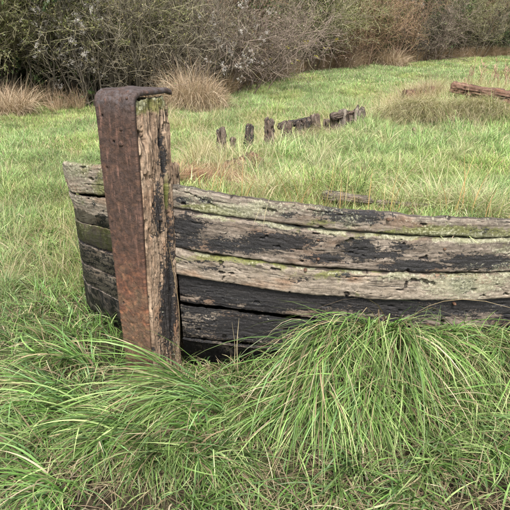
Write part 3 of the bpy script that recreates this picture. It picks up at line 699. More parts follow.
# ------------------------------------------------------------------ blades
def blades(root, az, th0, bend, L, w, colr, seg=6, pw=1.3, ground=True, wall=True, azdrift=None, hfun=None, tipdry=0.25, face=None):
    N = len(root); P = np.zeros((N, seg + 1, 3)); P[:, 0] = root; p = root.copy()
    if azdrift is None: azdrift = RNG.normal(0, .35, N)
    if hfun is None: hfun = Hout
    lift = RNG.uniform(.002, .03, N); kp = RNG.uniform(.3, .85, N); kv = np.where(RNG.random(N) < .22, RNG.uniform(.4, 1.3, N), 0)
    A = az.copy(); g0 = hfun(root[:, 0], root[:, 1]) if ground else None
    tv = np.zeros((N, seg + 1))
    for i in range(seg):
        t = (i + .5) / seg; th = np.minimum(th0 + bend * t ** pw + np.where(t > kp, kv, 0), 2.75); tv[:, i] = th
        a = A + azdrift * t; st = L / seg
        q = p + np.stack([np.sin(a) * np.sin(th) * st, np.cos(a) * np.sin(th) * st, np.cos(th) * st], -1)
        if ground:
            hh = hfun(q[:, 0], q[:, 1]) if i % 2 == 0 else hh
            q[:, 2] = np.maximum(q[:, 2], hh + lift)
        if wall:
            wy = wallY(q[:, 0]) - .045
            m = (q[:, 0] > -.42) & (q[:, 2] < .8) & (root[:, 1] < wallY(root[:, 0]) + .02)
            q[:, 1] = np.where(m, np.minimum(q[:, 1], wy), q[:, 1])
            # keep clear of the stem's front
            ax = q - S0; f = ax @ DV; l = np.abs(ax @ WV); hit = (l < .10) & (f > -.03) & (root[:, 1] < 2.3) & (f < .2)
            q = q - DV * (np.where(hit, f + .03, 0))[:, None]
        P[:, i + 1] = q; p = q
    tg = np.zeros_like(P); tg[:, 1:-1] = P[:, 2:] - P[:, :-2]; tg[:, 0] = P[:, 1] - P[:, 0]; tg[:, -1] = P[:, -1] - P[:, -2]
    tg /= np.linalg.norm(tg, axis=-1, keepdims=True) + 1e-9
    ra = az + math.pi / 2 + RNG.normal(0, .6, N)
    side = np.stack([np.sin(ra), np.cos(ra), RNG.normal(0, .25, N)], -1)[:, None, :] + 0 * P
    side -= (side * tg).sum(-1, keepdims=True) * tg; side /= np.linalg.norm(side, axis=-1, keepdims=True) + 1e-9
    t = np.linspace(0, 1, seg + 1); prof = np.minimum(1, .55 + t * 2.2) * (1 - t ** 2.2) + .04
    ww = w[:, None] * prof[None, :] * .5
    V = np.stack([P - side * ww[..., None], P + side * ww[..., None]], 2).reshape(N, -1, 3)
    base = (np.arange(N) * (2 * (seg + 1)))[:, None, None]; i = np.arange(seg)[None, :, None] * 2
    F = (base + i + np.array([0, 1, 3, 2])[None, None, :]).reshape(-1, 4)
    sh = colr[:, None, :] * np.ones((1, seg + 1, 1))
    dry = np.array([.30, .23, .11]); k = (t[None, :, None] ** 3) * tipdry
    sh = sh * (1 - k) + dry * k
    k2 = (np.clip(.25 - t, 0, 1) * 2.2)[None, :, None]; sh = sh * (1 - k2) + sh.mean(-1, keepdims=True) * np.array([1.0, 1.0, .6]) * k2
    col = np.repeat(sh, 2, axis=1).reshape(-1, 3)
    return V.reshape(-1, 3), F, col
class Acc:
    def __init__(s): s.V = []; s.F = []; s.c = []; s.n = 0
    def add(s, r): s.V.append(r[0]); s.F.append(r[1] + s.n); s.c.append(r[2]); s.n += len(r[0])
    def build(s, name, mat, smooth=True): return mesh(name, np.vstack(s.V), np.vstack(s.F), mat, col=np.vstack(s.c), smooth=smooth)
GREENS = np.array([[.060, .130, .026], [.092, .190, .040], [.150, .260, .070], [.115, .215, .080], [.024, .055, .015], [.27, .35, .14]])
STRAWS = np.array([[.34, .29, .17], [.25, .195, .12], [.14, .10, .065], [.44, .38, .26], [.19, .14, .09]])
def gcol(n, dry=.1, bright=1., p=None):
    c = GREENS[RNG.choice(len(GREENS), n, p=p)] * RNG.uniform(.75, 1.3, (n, 1)) * bright
    m = RNG.random(n) < dry; c[m] = STRAWS[RNG.choice(len(STRAWS), m.sum())] * RNG.uniform(.7, 1.15, (m.sum(), 1))
    return c
def rooted(X, Y, lo=-.01): return np.stack([X, Y, Hout(X, Y) + lo], -1)
def scatter(n, x0, x1, y0, y1, keep):
    X = RNG.uniform(x0, x1, n); Y = RNG.uniform(y0, y1, n); m = keep(X, Y) & ~inpoly(FOOT, X, Y); return X[m], Y[m]

fg = Acc(); fd = Acc()
frame = lambda X, Y: (np.abs(X) < .30 + .53 * (Y * cp + 1.4 * sp)) & (Y > .95)
flow = lambda X, Y: (fbm(X * 1.6 + 7, Y * 1.6, 2, 301) - .5) * 9 + math.pi
# dead thatch
X, Y = scatter(40000, -2.6, 2.2, .95, 4.2, frame); d = fbm(X * 2.6, Y * 2.6, 3, 77)
_px, _py = proj(X, Y, X * 0); hollow = np.clip(sum(np.exp(-(((_px - a) / b) ** 2 + ((_py - c) / d_) ** 2)) for a, b, c, d_ in ((250, 45, 480, 22), (40, 40, 455, 16), (440, 30, 430, 14), (120, 34, 470, 14), (400, 40, 492, 12), (330, 16, 460, 20), (150, 20, 440, 10), (25, 20, 385, 16), (490, 20, 395, 14))), 0, 1)
m = RNG.random(len(X)) < .9 * hollow + .2 + .8 * sst(.40, .6, d) * sst(4.4, 2.6, Y); X, Y = X[m], Y[m]; n = len(X)
fd.add(blades(rooted(X, Y, .006 + RNG.uniform(0, .03, n)), RNG.uniform(0, 6.28, n), RNG.uniform(.9, 1.5, n), RNG.uniform(.1, .9, n), RNG.uniform(.05, .22, n), RNG.uniform(.0018, .0048, n),
    STRAWS[RNG.choice(5, n, p=[.18, .25, .25, .1, .22])] * RNG.uniform(.55, 1.15, (n, 1)), seg=4))
# general sward, patchy
X, Y = scatter(46000, -2.6, 2.2, .95, 4.4, frame); d = fbm(X * 2.2 + 3, Y * 2.2, 3, 99)
_px, _py = proj(X, Y, X * 0); hollow = np.clip(sum(np.exp(-(((_px - a) / b) ** 2 + ((_py - c) / d_) ** 2)) for a, b, c, d_ in ((250, 45, 480, 22), (40, 40, 455, 16), (440, 30, 430, 14), (120, 34, 470, 14), (400, 40, 492, 12), (330, 16, 460, 20), (150, 20, 440, 10), (25, 20, 385, 16), (490, 20, 395, 14))), 0, 1)
m = RNG.random(len(X)) < (1 - .8 * hollow) * np.clip(.55 + 1.5 * (d - .35), .4, 1) * np.where((np.abs(X + .54) < .15) & (Y > 1.88), .12, 1); X, Y, d = X[m], Y[m], d[m]; n = len(X)
lng = np.where(X < -.75, .8, 1) * (.6 + .9 * fbm(X * 1.8, Y * 1.8, 2, 55))
fg.add(blades(rooted(X, Y), flow(X, Y) + RNG.normal(0, 1.5, n), RNG.uniform(.05, .8, n), RNG.uniform(.5, 1.7, n), RNG.uniform(.06, .20, n) * lng, RNG.uniform(.0028, .0085, n), gcol(n, .10), seg=5))
# tussocks
def tussock(px, py, spread, N, L, azm, azs, th=(.1, .7), bend=(1.0, 2.1), w=(.0035, .0092), dry=.17, z0=0.02, bright=1., asp=1.):
    c = atZ(px, py, z0); X = c[0] + RNG.normal(0, spread * asp, N); Y = c[1] + RNG.normal(0, spread * .6, N)
    Y = np.where((X > -.42), np.minimum(Y, wallY(X) - .03), Y)
    N = int(N * .72); X, Y = X[:N], Y[:N]
    ns = max(2, N // 60); sub = RNG.integers(0, ns, N); sx = RNG.normal(0, spread * asp, ns); sy = RNG.normal(0, spread * .6, ns)
    mm = RNG.random(N) < .75
    X = np.where(mm, c[0] + sx[sub] + RNG.normal(0, .018, N), X); Y = np.where(mm, c[1] + sy[sub] + RNG.normal(0, .014, N), Y)
    Y = np.where((X > -.42), np.minimum(Y, wallY(X) - .03), Y)
    da = RNG.normal(0, R(azs) * 1.1, ns)[sub]; dt = RNG.uniform(-.12, .35, ns)[sub]; fl_ = RNG.uniform(.6, 1.1, ns)[sub]; br = RNG.uniform(.55, 1.3, ns)[sub][:, None]
    ll = RNG.uniform(*L, N) * fl_
    fg.add(blades(rooted(X, Y), R(azm) + da + RNG.normal(0, R(azs) * .75, N), np.maximum(.02, RNG.uniform(*th, N) + dt), RNG.uniform(*bend, N), ll, RNG.uniform(*w, N), gcol(N, dry, bright) * br, seg=9, azdrift=RNG.normal(0, .8, N)))
def curtain(P, N, L, azm, azv, azs, th, bend, w, dry, bright, thick=.05, nz=3.):
    P = np.array([atZ(a, b, 0)[:2] for a, b in P]); k = RNG.random(N) * (len(P) - 1.001); i = k.astype(int); f = (k - i)[:, None]
    q = P[i] * (1 - f) + P[i + 1] * f; cl = vn(k * 14, k * 0, 7)                      # uneven: thick and thin places
    keep = RNG.random(N) < .25 + .75 * sst(.3, .6, cl); q = q[keep]; k = k[keep]; N = len(q)
    X = q[:, 0] + RNG.normal(0, .012, N); Y = q[:, 1] + RNG.normal(0, thick, N); m = X > -.42; Y = np.where(m, np.minimum(Y, wallY(X) - .03), Y)
    a = R(azm) + R(azv) * (vn(k * nz, k * 0 + 3, 91) - .5) * 2 + R(azv) * .8 * (vn(k * nz * 5, k * 0 + 3, 92) - .5) * 2
    ll = RNG.uniform(*L, N) * (.5 + .8 * vn(k * 5, k * 0, 33)); br = (.65 + .7 * vn(k * 22, k * 0, 35))[:, None] * bright
    fg.add(blades(rooted(X, Y), a + RNG.normal(0, R(azs), N), RNG.uniform(*th, N) + .3 * (vn(k * 9, k * 0, 37) - .5), RNG.uniform(*bend, N), ll, RNG.uniform(*w, N), gcol(N, dry) * br, seg=9, azdrift=RNG.normal(0, .4, N)))
# azimuth: 0 = away, 90 = right, 180 = towards camera, 270 = left
curtain([(197, 380), (206, 388), (220, 397), (238, 408)], 1500, (.34, .76), 238, 14, 13, (.35, .8), (1.0, 1.7), (.004, .0095), .16, 1.25, .03)
curtain([(196, 378), (240, 392), (286, 384)], 900, (.20, .44), 196, 30, 22, (.2, .8), (1.2, 2.0), (.0035, .008), .14, 1.05, .04)
tussock(186, 376, .025, 110, (.12, .30), 215, 50, (.05, .7), (.9, 1.7), z0=0)
curtain([(312, 378), (326, 366), (345, 360), (372, 358), (396, 360)], 1900, (.38, .84), 196, 22, 15, (.30, .85), (1.3, 2.1), (.003, .0085), .22, 1.15, .06)
curtain([(372, 368), (412, 362), (450, 366), (512, 372)], 1900, (.34, .72), 176, 30, 16, (.40, .95), (1.2, 2.0), (.003, .0082), .18, 1.1, .06)
curtain([(330, 364), (372, 360), (420, 362), (470, 364), (512, 366)], 2500, (.22, .50), 184, 45, 30, (.30, 1.0), (1.0, 2.1), (.0035, .009), .14, 1.1, .06)
curtain([(360, 400), (420, 392), (512, 396)], 1500, (.22, .50), 188, 35, 24, (.2, .8), (1.2, 2.1), (.0035, .0085), .18, 1.1, .07)
curtain([(300, 408), (345, 404), (390, 410)], 1300, (.30, .62), 196, 22, 16, (.3, .85), (1.2, 2.0), (.0038, .009), .14, 1.2, .06)
curtain([(50, 398), (110, 416), (165, 432)], 1100, (.26, .54), 228, 20, 18, (.4, .95), (.9, 1.6), (.0038, .009), .12, 1.15, .07)
tussock(350, 362, .13, 380, (.14, .32), 190, 70, (.05, .8), (.5, 2.0), asp=1.3, z0=0, bright=1.1)
tussock(430, 364, .15, 500, (.12, .30), 180, 75, (.05, .8), (.5, 2.0), asp=1.3, z0=0)
tussock(78, 364, .06, 400, (.2, .40), 235, 30, (.3, .9), (.8, 1.5))
tussock(262, 388, .07, 520, (.18, .40), 195, 40, (.2, .8), (.9, 2.0))
tussock(232, 392, .06, 420, (.18, .40), 205, 40, (.2, .8), (.9, 1.9))
tussock(128, 418, .08, 600, (.24, .50), 228, 22, (.4, .9), (.9, 1.5), bright=1.15)
tussock(290, 410, .09, 500, (.2, .44), 200, 30, (.2, .7), (1.0, 2.0))
tussock(60, 340, .10, 460, (.14, .32), 250, 45, (.2, .9), (.7, 1.5))
tussock(60, 400, .10, 560, (.2, .40), 235, 32, (.2, .9), (.7, 1.5))
tussock(30, 440, .10, 460, (.18, .36), 215, 40, (.2, .9), (.7, 1.5))
tussock(430, 415, .10, 700, (.24, .50), 172, 30, (.2, .8), (1.0, 1.9), bright=1.1)
tussock(490, 430, .10, 600, (.22, .46), 195, 35, (.2, .8), (1.0, 1.9))
tussock(215, 450, .09, 420, (.2, .42), 200, 40, (.1, .8), (.9, 1.8))
tussock(380, 480, .10, 420, (.18, .36), 180, 45, (.1, .8), (.9, 1.8))
for _ in range(46):
    px = random.uniform(-10, 520); py = random.uniform(345, 505)
    if py < 400 and 100 < px < 170: continue
    if py < 375 and px < 320: continue
    if (230 < px < 290 and py > 455) or (15 < px < 80 and 440 < py < 475) or (420 < px < 465 and 415 < py < 445): continue
    tussock(px, py, random.uniform(.03, .07), random.randint(90, 230), (.14, .40), random.uniform(140, 260), 30, (.1, .8), (.8, 1.9), dry=random.uniform(.04, .25), bright=random.uniform(.9, 1.3))
for _ in range(60):                                  # left meadow, shorter
    px = random.uniform(-20, 105); py = random.uniform(150, 345)
    tussock(px, py, random.uniform(.04, .10), random.randint(60, 160), (.07, .20), random.uniform(120, 290), 60, (.1, .9), (.6, 1.6), dry=random.uniform(.02, .15))
# grass tight against the planks and the stem foot
X = RNG.uniform(-.36, 1.3, 2600); Y = wallY(X) - RNG.uniform(.02, .16, 2600); m = RNG.random(2600) < np.where((X < .2), .45, 1); X, Y = X[m], Y[m]; n = len(X)
fg.add(blades(rooted(X, Y), R(180) + RNG.normal(0, .9, n), RNG.uniform(0, .5, n), RNG.uniform(.4, 1.7, n), RNG.uniform(.06, .17, n), RNG.uniform(.0028, .006, n), gcol(n, .12), seg=6))
# large strap blades that cross the tarred plank, and pale dead stalks
def arc(pts, w, colr, acc):
    P = np.array(pts, float); d = np.arange(len(P)); q = np.linspace(0, len(P) - 1, 22)
    Q, _ = smooth_path(np.c_[P], 22) if P.shape[1] == 3 else (P, 0)
    tg = np.gradient(Q, axis=0); tg /= np.linalg.norm(tg, axis=1)[:, None]; sd = np.cross(tg, np.array([0.2, .5, .85])); sd /= np.linalg.norm(sd, axis=1)[:, None]
    t = np.linspace(0, 1, 22); ww = (w * (1 - t ** 2.5) * np.minimum(1, .5 + 3 * t) * .5 + .0003)[:, None]
    V = np.stack([Q - sd * ww, Q + sd * ww], 1).reshape(-1, 3); i = np.arange(21)[:, None] * 2
    acc.add((V, i + np.array([0, 1, 3, 2])[None], np.repeat(np.array(colr)[None], 44, 0)))
def pts(*l): return [atY(a, b, y) for a, b, y in l]
gl = (.12, .17, .07); st = (.34, .28, .17)
arc(pts((372, 372, 2.25), (392, 350, 2.22), (410, 322, 2.22), (424, 300, 2.25), (437, 292, 2.27)), .0048, gl, fg)
arc(pts((385, 372, 2.2), (400, 350, 2.17), (412, 332, 2.15), (424, 318, 2.15), (428, 306, 2.2)), .008, gl, fg)
arc(pts((300, 360, 2.2), (335, 352, 2.15), (375, 346, 2.12), (405, 334, 2.1), (428, 312, 2.12), (438, 308, 2.1), (440, 326, 2.0)), .005, (.10, .15, .06), fg)
arc(pts((452, 366, 2.2), (440, 348, 2.17), (436, 330, 2.2), (441, 305, 2.22)), .004, gl, fg)
arc(pts((238, 372, 2.24), (237, 345, 2.26), (239, 318, 2.28)), .0038, st, fd)
arc(pts((234, 366, 2.24), (235, 350, 2.26), (232, 322, 2.28)), .002, st, fd)
arc(pts((276, 188, 2.55), (268, 193, 2.36), (260, 208, 2.32), (253, 226, 2.30)), .0035, st, fd)
arc(pts((284, 184, 2.55), (272, 192, 2.36), (266, 210, 2.31), (263, 228, 2.30)), .003, st, fd)
arc(pts((168, 243, 2.36), (174, 275, 2.34), (179, 310, 2.33), (180, 342, 2.3)), .005, (.16, .12, .07), fd)
o = link('grass', fg.build('grass', M_blade)); tag(o, 'long green tussock grass lying over itself round the bow', 'grass', kind='stuff')

# ------------------------------------------------------------------ instanced sward for the rest of the field
def proto(n, rad, L, w, dry, bright, th=(.05, .7), bend=(.3, 1.4), seg=3, p=None, tip=.25):
    a = Acc(); r = rad * np.sqrt(RNG.random(n)); q = RNG.uniform(0, 6.28, n); X = r * np.cos(q); Y = r * np.sin(q)
    a.add(blades(np.stack([X, Y, -.01 + 0 * X], -1), RNG.uniform(0, 6.28, n), RNG.uniform(*th, n), RNG.uniform(*bend, n), RNG.uniform(*L, n), RNG.uniform(*w, n), gcol(n, dry, bright, p), seg=seg,
        hfun=lambda x, y: x * 0, wall=False, tipdry=tip))
    return a.build('tuft', M_tuft)
def coll(name, meshes):
    c = bpy.data.collections.new(name)
    for k, me in enumerate(meshes): c.objects.link(bpy.data.objects.new(name + '_%02d' % k, me))
    return c
def gn_scatter(name, P, idx, rot, scl, tint, col, label, cat):
    me = bpy.data.meshes.new(name); me.vertices.add(len(P)); me.vertices.foreach_set('co', np.ascontiguousarray(P, np.float32).ravel())
    def at(k, t, prop, v): a = me.attributes.new(k, t, 'POINT'); a.data.foreach_set(prop, np.ascontiguousarray(v, np.int32 if t == 'INT' else np.float32).ravel())
    at('idx', 'INT', 'value', idx); at('rot', 'FLOAT_VECTOR', 'vector', rot); at('scl', 'FLOAT_VECTOR', 'vector', scl)
    at('tint', 'FLOAT_COLOR', 'color', np.c_[tint, np.ones(len(P))])
    o = link(name, me); g = bpy.data.node_groups.new(name, 'GeometryNodeTree')
    g.interface.new_socket('Geometry', in_out='INPUT', socket_type='NodeSocketGeometry'); g.interface.new_socket('Geometry', in_out='OUTPUT', socket_type='NodeSocketGeometry')
    N = g.nodes.new; gi = N('NodeGroupInput'); go = N('NodeGroupOutput'); ip = N('GeometryNodeInstanceOnPoints'); ci = N('GeometryNodeCollectionInfo')
    ci.inputs['Collection'].default_value = col; ci.inputs['Separate Children'].default_value = True; ci.inputs['Reset Children'].default_value = True
    def na(k, t):
        a = N('GeometryNodeInputNamedAttribute'); a.data_type = t; a.inputs['Name'].default_value = k; return [s for s in a.outputs if s.enabled and s.name == 'Attribute'][0]
    L = g.links.new; L(gi.outputs[0], ip.inputs['Points']); L(ci.outputs[0], ip.inputs['Instance']); ip.inputs['Pick Instance'].default_value = True
    L(na('idx', 'INT'), ip.inputs['Instance Index'])
    er = N('FunctionNodeEulerToRotation'); L(na('rot', 'FLOAT_VECTOR'), er.inputs[0]); L(er.outputs[0], ip.inputs['Rotation'])
    L(na('scl', 'FLOAT_VECTOR'), ip.inputs['Scale']); L(ip.outputs[0], go.inputs[0])
    md = o.modifiers.new('scatter', 'NODES'); md.node_group = g
    return tag(o, label, cat, kind='stuff')

protos = [proto(110, .12, (.05, .12), (.002, .0042), .14, 1.05) for _ in range(3)] + \
         [proto(90, .10, (.05, .10), (.002, .004), .25, 1.05) for _ in range(2)] + \
         [proto(80, .07, (.12, .24), (.002, .004), .15, 1.0, (.05, .5), (.5, 1.8), 4) for _ in range(2)] + \
         [proto(170, .15, (.04, .10), (.0032, .0055), .18, 1.08, (.2, 1.1), (.3, 1.3)) for _ in range(3)]            # coarse, for far off
GC = coll('grass_tufts', protos)
def field():
    P = []; idx = []; sc = []; tint = []
    def addp(X, Y, k, s, tn):
        P.append(np.stack([X, Y, H(X, Y) - .005], -1)); idx.append(k); sc.append(s); tint.append(tn)
    def tints(X, Y, base, var=.17):
        n = fbm(X * 1.3, Y * .7, 4, 401); n2 = fbm(X * 3.5, Y * 3.5, 3, 405)
        yel = sst(.45, .65, n)[:, None]; b = (base * (1 + var * (n2 - .5) * 5) * RNG.uniform(.8, 1.2, len(X)))[:, None]
        return (np.array([1.04, 1.0, 1.16]) * (1 - yel) + np.array([1.16, 1.02, 1.06]) * yel) * b
    # inside the hull: short lush grass
    X = RNG.uniform(-1, 4.2, 22000); Y = RNG.uniform(2.4, 8, 22000)
    inside = inpoly(INNER, X, Y) & (np.abs(X) < .3 + .5 * Y)
    wallgap = (Y > wallY(X) + .125) & (np.min(np.hypot(X[:, None] - _PLi[None, :, 0], Y[:, None] - _PLi[None, :, 1]), 1) > .13)
    px, py = proj(X, Y, H(X, Y)); brown = np.exp(-(((px - 212) / 30) ** 2 + ((py - 172) / 15) ** 2))
    m = inside & wallgap & (RNG.random(len(X)) < (1 - .93 * brown) * np.where(Y < 4.5, .8, .6)); X, Y = X[m], Y[m]
    addp(X, Y, RNG.choice(7, len(X), p=[.24, .24, .24, .08, .08, .06, .06]), RNG.uniform(.28, .62, len(X)) + .75 * sst(.48, .72, fbm(X * 3.2, Y * 2.6, 3, 611)), tints(X, Y, 1.4))
    # left meadow near
    X = RNG.uniform(-3.4, -.6, 9000); Y = RNG.uniform(2.3, 6.5, 9000)
    m = ~inpoly(FOOT, X, Y) & (np.abs(X) < .3 + .5 * Y) & (sdist(X, Y) < -.05); X, Y = X[m], Y[m]
    addp(X, Y, RNG.choice(7, len(X), p=[.22, .22, .2, .12, .12, .06, .06]), RNG.uniform(.4, .85, len(X)) + .5 * sst(.5, .7, fbm(X * 2.6, Y * 2.2, 3, 612)), tints(X, Y, 1.22))
    # beyond
    X = RNG.uniform(-7, 9, 34000); Y = RNG.uniform(5.5, 14, 34000)
    m = (np.abs(X) < .6 + .5 * Y) & ((sdist(X, Y) < -.05) | (Y > 8)); X, Y = X[m], Y[m]
    addp(X, Y, RNG.choice(10, len(X), p=[.12, .1, .1, .04, .04, .02, .02, .2, .18, .18]), RNG.uniform(.6, .95, len(X)) + .5 * sst(.5, .7, fbm(X * 1.6, Y * 1.1, 3, 613)), tints(X, Y, 1.3))
    X = RNG.uniform(-10, 18, 26000); Y = RNG.uniform(13.5, 30, 26000)
    m = (np.abs(X) < 1 + .5 * Y); X, Y = X[m], Y[m]
    addp(X, Y, RNG.choice([7, 8, 9], len(X)), RNG.uniform(1.0, 1.6, len(X)), tints(X, Y, 1.3, .2))
    # a strip just beyond each side for other viewpoints
    X = RNG.uniform(-9, 9, 9000); Y = RNG.uniform(-3, 13, 9000)
    m = ~((np.abs(X) < .3 + .5 * np.maximum(Y, 0)) & (Y > 1)) & ~inpoly(FOOT, X, Y); X, Y = X[m], Y[m]
    addp(X, Y, RNG.choice(10, len(X)), RNG.uniform(1.0, 1.7, len(X)), tints(X, Y, 1.05))
    X = RNG.uniform(-16, 24, 22000); Y = RNG.uniform(3, 28, 22000)
    m = (np.abs(X) > .3 + .5 * Y) & (np.abs(X) < 2.5 + 1.0 * Y) & (~inpoly(FOOT, X, Y) | (X > 4)); X, Y = X[m], Y[m]
    addp(X, Y, RNG.choice([7, 8, 9], len(X)), RNG.uniform(1.2, 2.0, len(X)), tints(X, Y, 1.3))
    X = np.concatenate([p for p in P]); n = len(X); s = np.concatenate(sc)
    gn_scatter('meadow_grass', X, np.concatenate(idx), np.c_[RNG.normal(0, .12, n), RNG.normal(0, .12, n), RNG.uniform(0, 6.28, n)], np.c_[s, s, s * RNG.uniform(.8, 1.3, n)], np.concatenate(tint), GC, 'short bright green meadow grass in and beyond the hull', 'grass')
field()

# dry, pale grass: sprays in the hull, the sedge bank, the fringe under the hedge
def dproto(n, rad, L, w, th, bend, seg=5, cols=None, lean=None):
    a = Acc(); r = rad * np.sqrt(RNG.random(n)); q = RNG.uniform(0, 6.28, n)
    S = STRAWS if cols is None else cols
    az = q + RNG.normal(0, .8, n) if lean is None else lean + RNG.normal(0, .5, n)
    a.add(blades(np.stack([r * np.cos(q), r * np.sin(q), -.01 + 0 * r], -1), math.pi / 2 - az if lean is None else az, RNG.uniform(*th, n), RNG.uniform(*bend, n), RNG.uniform(*L, n), RNG.uniform(*w, n),
        S[RNG.choice(len(S), n)] * RNG.uniform(.75, 1.25, (n, 1)), seg=seg, hfun=lambda x, y: x * 0, wall=False, tipdry=.1))
    return a.build('dry_tuft', M_tuft)
PALE = np.array([[.36, .30, .17], [.42, .36, .23], [.28, .24, .11], [.20, .20, .08]])
TAN = np.array([[.32, .235, .15], [.38, .295, .20], [.24, .165, .11], [.44, .36, .26]])
SEDGE = np.array([[.34, .30, .18], [.19, .20, .09], [.28, .25, .14], [.42, .37, .25], [.13, .15, .06], [.20, .15, .10]])
dp = [dproto(26, .05, (.14, .34), (.0012, .0026), (.05, .7), (.3, 1.5), cols=PALE) for _ in range(3)] + \
     [dproto(160, .12, (.3, .62), (.003, .006), (.05, .5), (.3, 1.4), cols=TAN) for _ in range(3)] + \
     [dproto(200, .14, (.25, .55), (.003, .006), (.3, .8), (1.2, 2.1), cols=SEDGE, lean=R(200 + 50 * q)) for q in (-.6, .6)] + \
     [dproto(60, .09, (.06, .16), (.0015, .003), (.8, 1.5), (.1, .8), cols=np.array([[.26, .15, .09], [.33, .24, .14], [.17, .09, .055]])) for _ in range(2)]
dp += [dproto(60, .06, (.16, .34), (.0022, .0042), (.1, .8), (.6, 1.8), cols=np.array([[.17, .25, .08], [.24, .30, .12], [.34, .34, .18], [.40, .35, .22]])) for _ in range(3)]
DC = coll('dry_tufts', dp)
# hedge base line, field side
HB = np.array([atZ(a, b, 0)[:2] for a, b in ((-300, 124), (-60, 116), (8, 114), (60, 113), (120, 112), (175, 108), (225, 100), (240, 88), (290, 76), (330, 69.5), (390, 66), (450, 61), (520, 58), (640, 56), (860, 52))])
def dry():
    P = []; idx = []; sc = []; rz = []; tn = []
    def put(x, y, k, s, r=None, t=(1, 1, 1)):
        P.append((x, y, float(H(np.array(x), np.array(y))))); idx.append(k); sc.append(s); rz.append(random.uniform(0, 6.28) if r is None else r); tn.append(t)
    def band(pa, pb, n, ks, sr, z0, jit=(8, 4), r=None, tt=1.):
        for _ in range(n):
            t = random.random(); px = pa[0] + (pb[0] - pa[0]) * t + random.gauss(0, jit[0]); py = pa[1] + (pb[1] - pa[1]) * t + random.gauss(0, jit[1])
            q = atZ(px, py, z0)
            if q[1] < wallY(q[0]) + .09 and q[0] > -.9: continue
            if np.min(np.hypot(q[0] - _PLi[:, 0], q[1] - _PLi[:, 1])) < .12: continue
            v = random.uniform(.8, 1.2) * tt
            put(q[0], q[1], random.choice(ks), random.uniform(*sr), None if r is None else r + random.gauss(0, .6), (v, v, v))
    band((200, 164), (330, 150), 60, (0, 1, 2), (.4, .8), .45, (14, 4))
    band((200, 146), (350, 122), 90, (0, 1, 2), (.6, 1.1), .40, (14, 4))
    band((185, 160), (215, 138), 60, (0, 1, 2), (.8, 1.3), .45, (8, 8))
    band((180, 182), (245, 168), 330, (8, 9), (.6, 1.2), .6, (14, 5))
    band((185, 175), (270, 165), 70, (0, 1, 2, 8), (.5, 1.1), .55, (20, 8))
    band((190, 188), (500, 212), 100, (0, 1, 2), (.3, .65), .66, (14, 3))
    band((240, 180), (300, 192), 26, (0, 1, 2), (.6, .9), .63, (12, 4))
    band((420, 205), (500, 212), 36, (0, 1, 2), (.5, .9), .63, (14, 4))
    band((385, 115), (500, 100), 170, (0, 1, 2), (.9, 1.6), .40, (14, 5))
    band((400, 95), (450, 85), 120, (0, 1, 2), (1.2, 2.0), .35, (12, 3))
    band((250, 188), (500, 203), 30, (10, 11, 12), (.6, 1.0), .64, (10, 3))
    band((410, 205), (500, 211), 20, (10, 11, 12), (.8, 1.15), .64, (10, 3))
    band((300, 180), (505, 150), 50, (10, 11, 12), (.5, 1.0), .5, (20, 10))
    band((225, 165), (380, 140), 60, (10, 11, 12), (.6, 1.1), .45, (14, 6))
    band((385, 122), (505, 121), 120, (6, 7), (.45, .8), .44, (8, 1.5), r=0, tt=1.1)
    band((385, 119), (505, 117), 60, (0, 1, 2), (.7, 1.2), .40, (8, 1.5))
    band((300, 143), (330, 135), 20, (6, 7), (.4, .6), .42, (5, 3), r=0)
    band((400, 108), (425, 104), 40, (6, 7, 3), (.5, .8), .38, (8, 3))
    band((150, 130), (210, 125), 30, (0, 1, 2), (1, 2), 0, (14, 6))
    band((225, 130), (500, 90), 200, (0, 1, 2), (1, 1.8), .2, (30, 14))
    # sparse single straws across the meadow
    for _ in range(900):
        px = random.uniform(0, 510); py = random.uniform(75, 160) if px > 110 else random.uniform(118, 300)
        q = atZ(px, py, 0 if px < 110 else .3)
        if -1.1 < q[0] and q[1] < 3.2: continue
        put(q[0], q[1], random.choice((0, 1, 2)), random.uniform(.5, 1.1))
    # hedge foot
    seg = np.diff(HB, axis=0); ln = np.linalg.norm(seg, axis=1); cs = np.r_[0, np.cumsum(ln)]
    for _ in range(1500):
        s = random.uniform(2.0, cs[-1]); k = min(np.searchsorted(cs, s) - 1, len(seg) - 1); q = HB[k] + seg[k] * (s - cs[k]) / ln[k]
        px, _p = proj(q[0], q[1], 0)
        if 28 < px < 110 and random.random() < .93: continue
        if 110 <= px < 165 and random.random() < .8: continue
        back = abs(random.gauss(0, .5)); q = q + np.array([-.3, 1]) * back
        far = 1 if px < 225 else 1.15
        v = random.uniform(.6, 1.05); put(q[0], q[1], random.choice((3, 4, 5)), random.uniform(.5, 1.15) * far, None, (v, v * .95, v * .9))
    n = len(P); s = np.array(sc)
    gn_scatter('dry_grass', np.array(P), np.array(idx), np.c_[RNG.normal(0, .1, n), RNG.normal(0, .1, n), np.array(rz)], np.c_[s, s, s], np.array(tn), DC, 'pale dry grass and dead stalks among the timbers and at the hedge foot', 'dry grass')
dry()

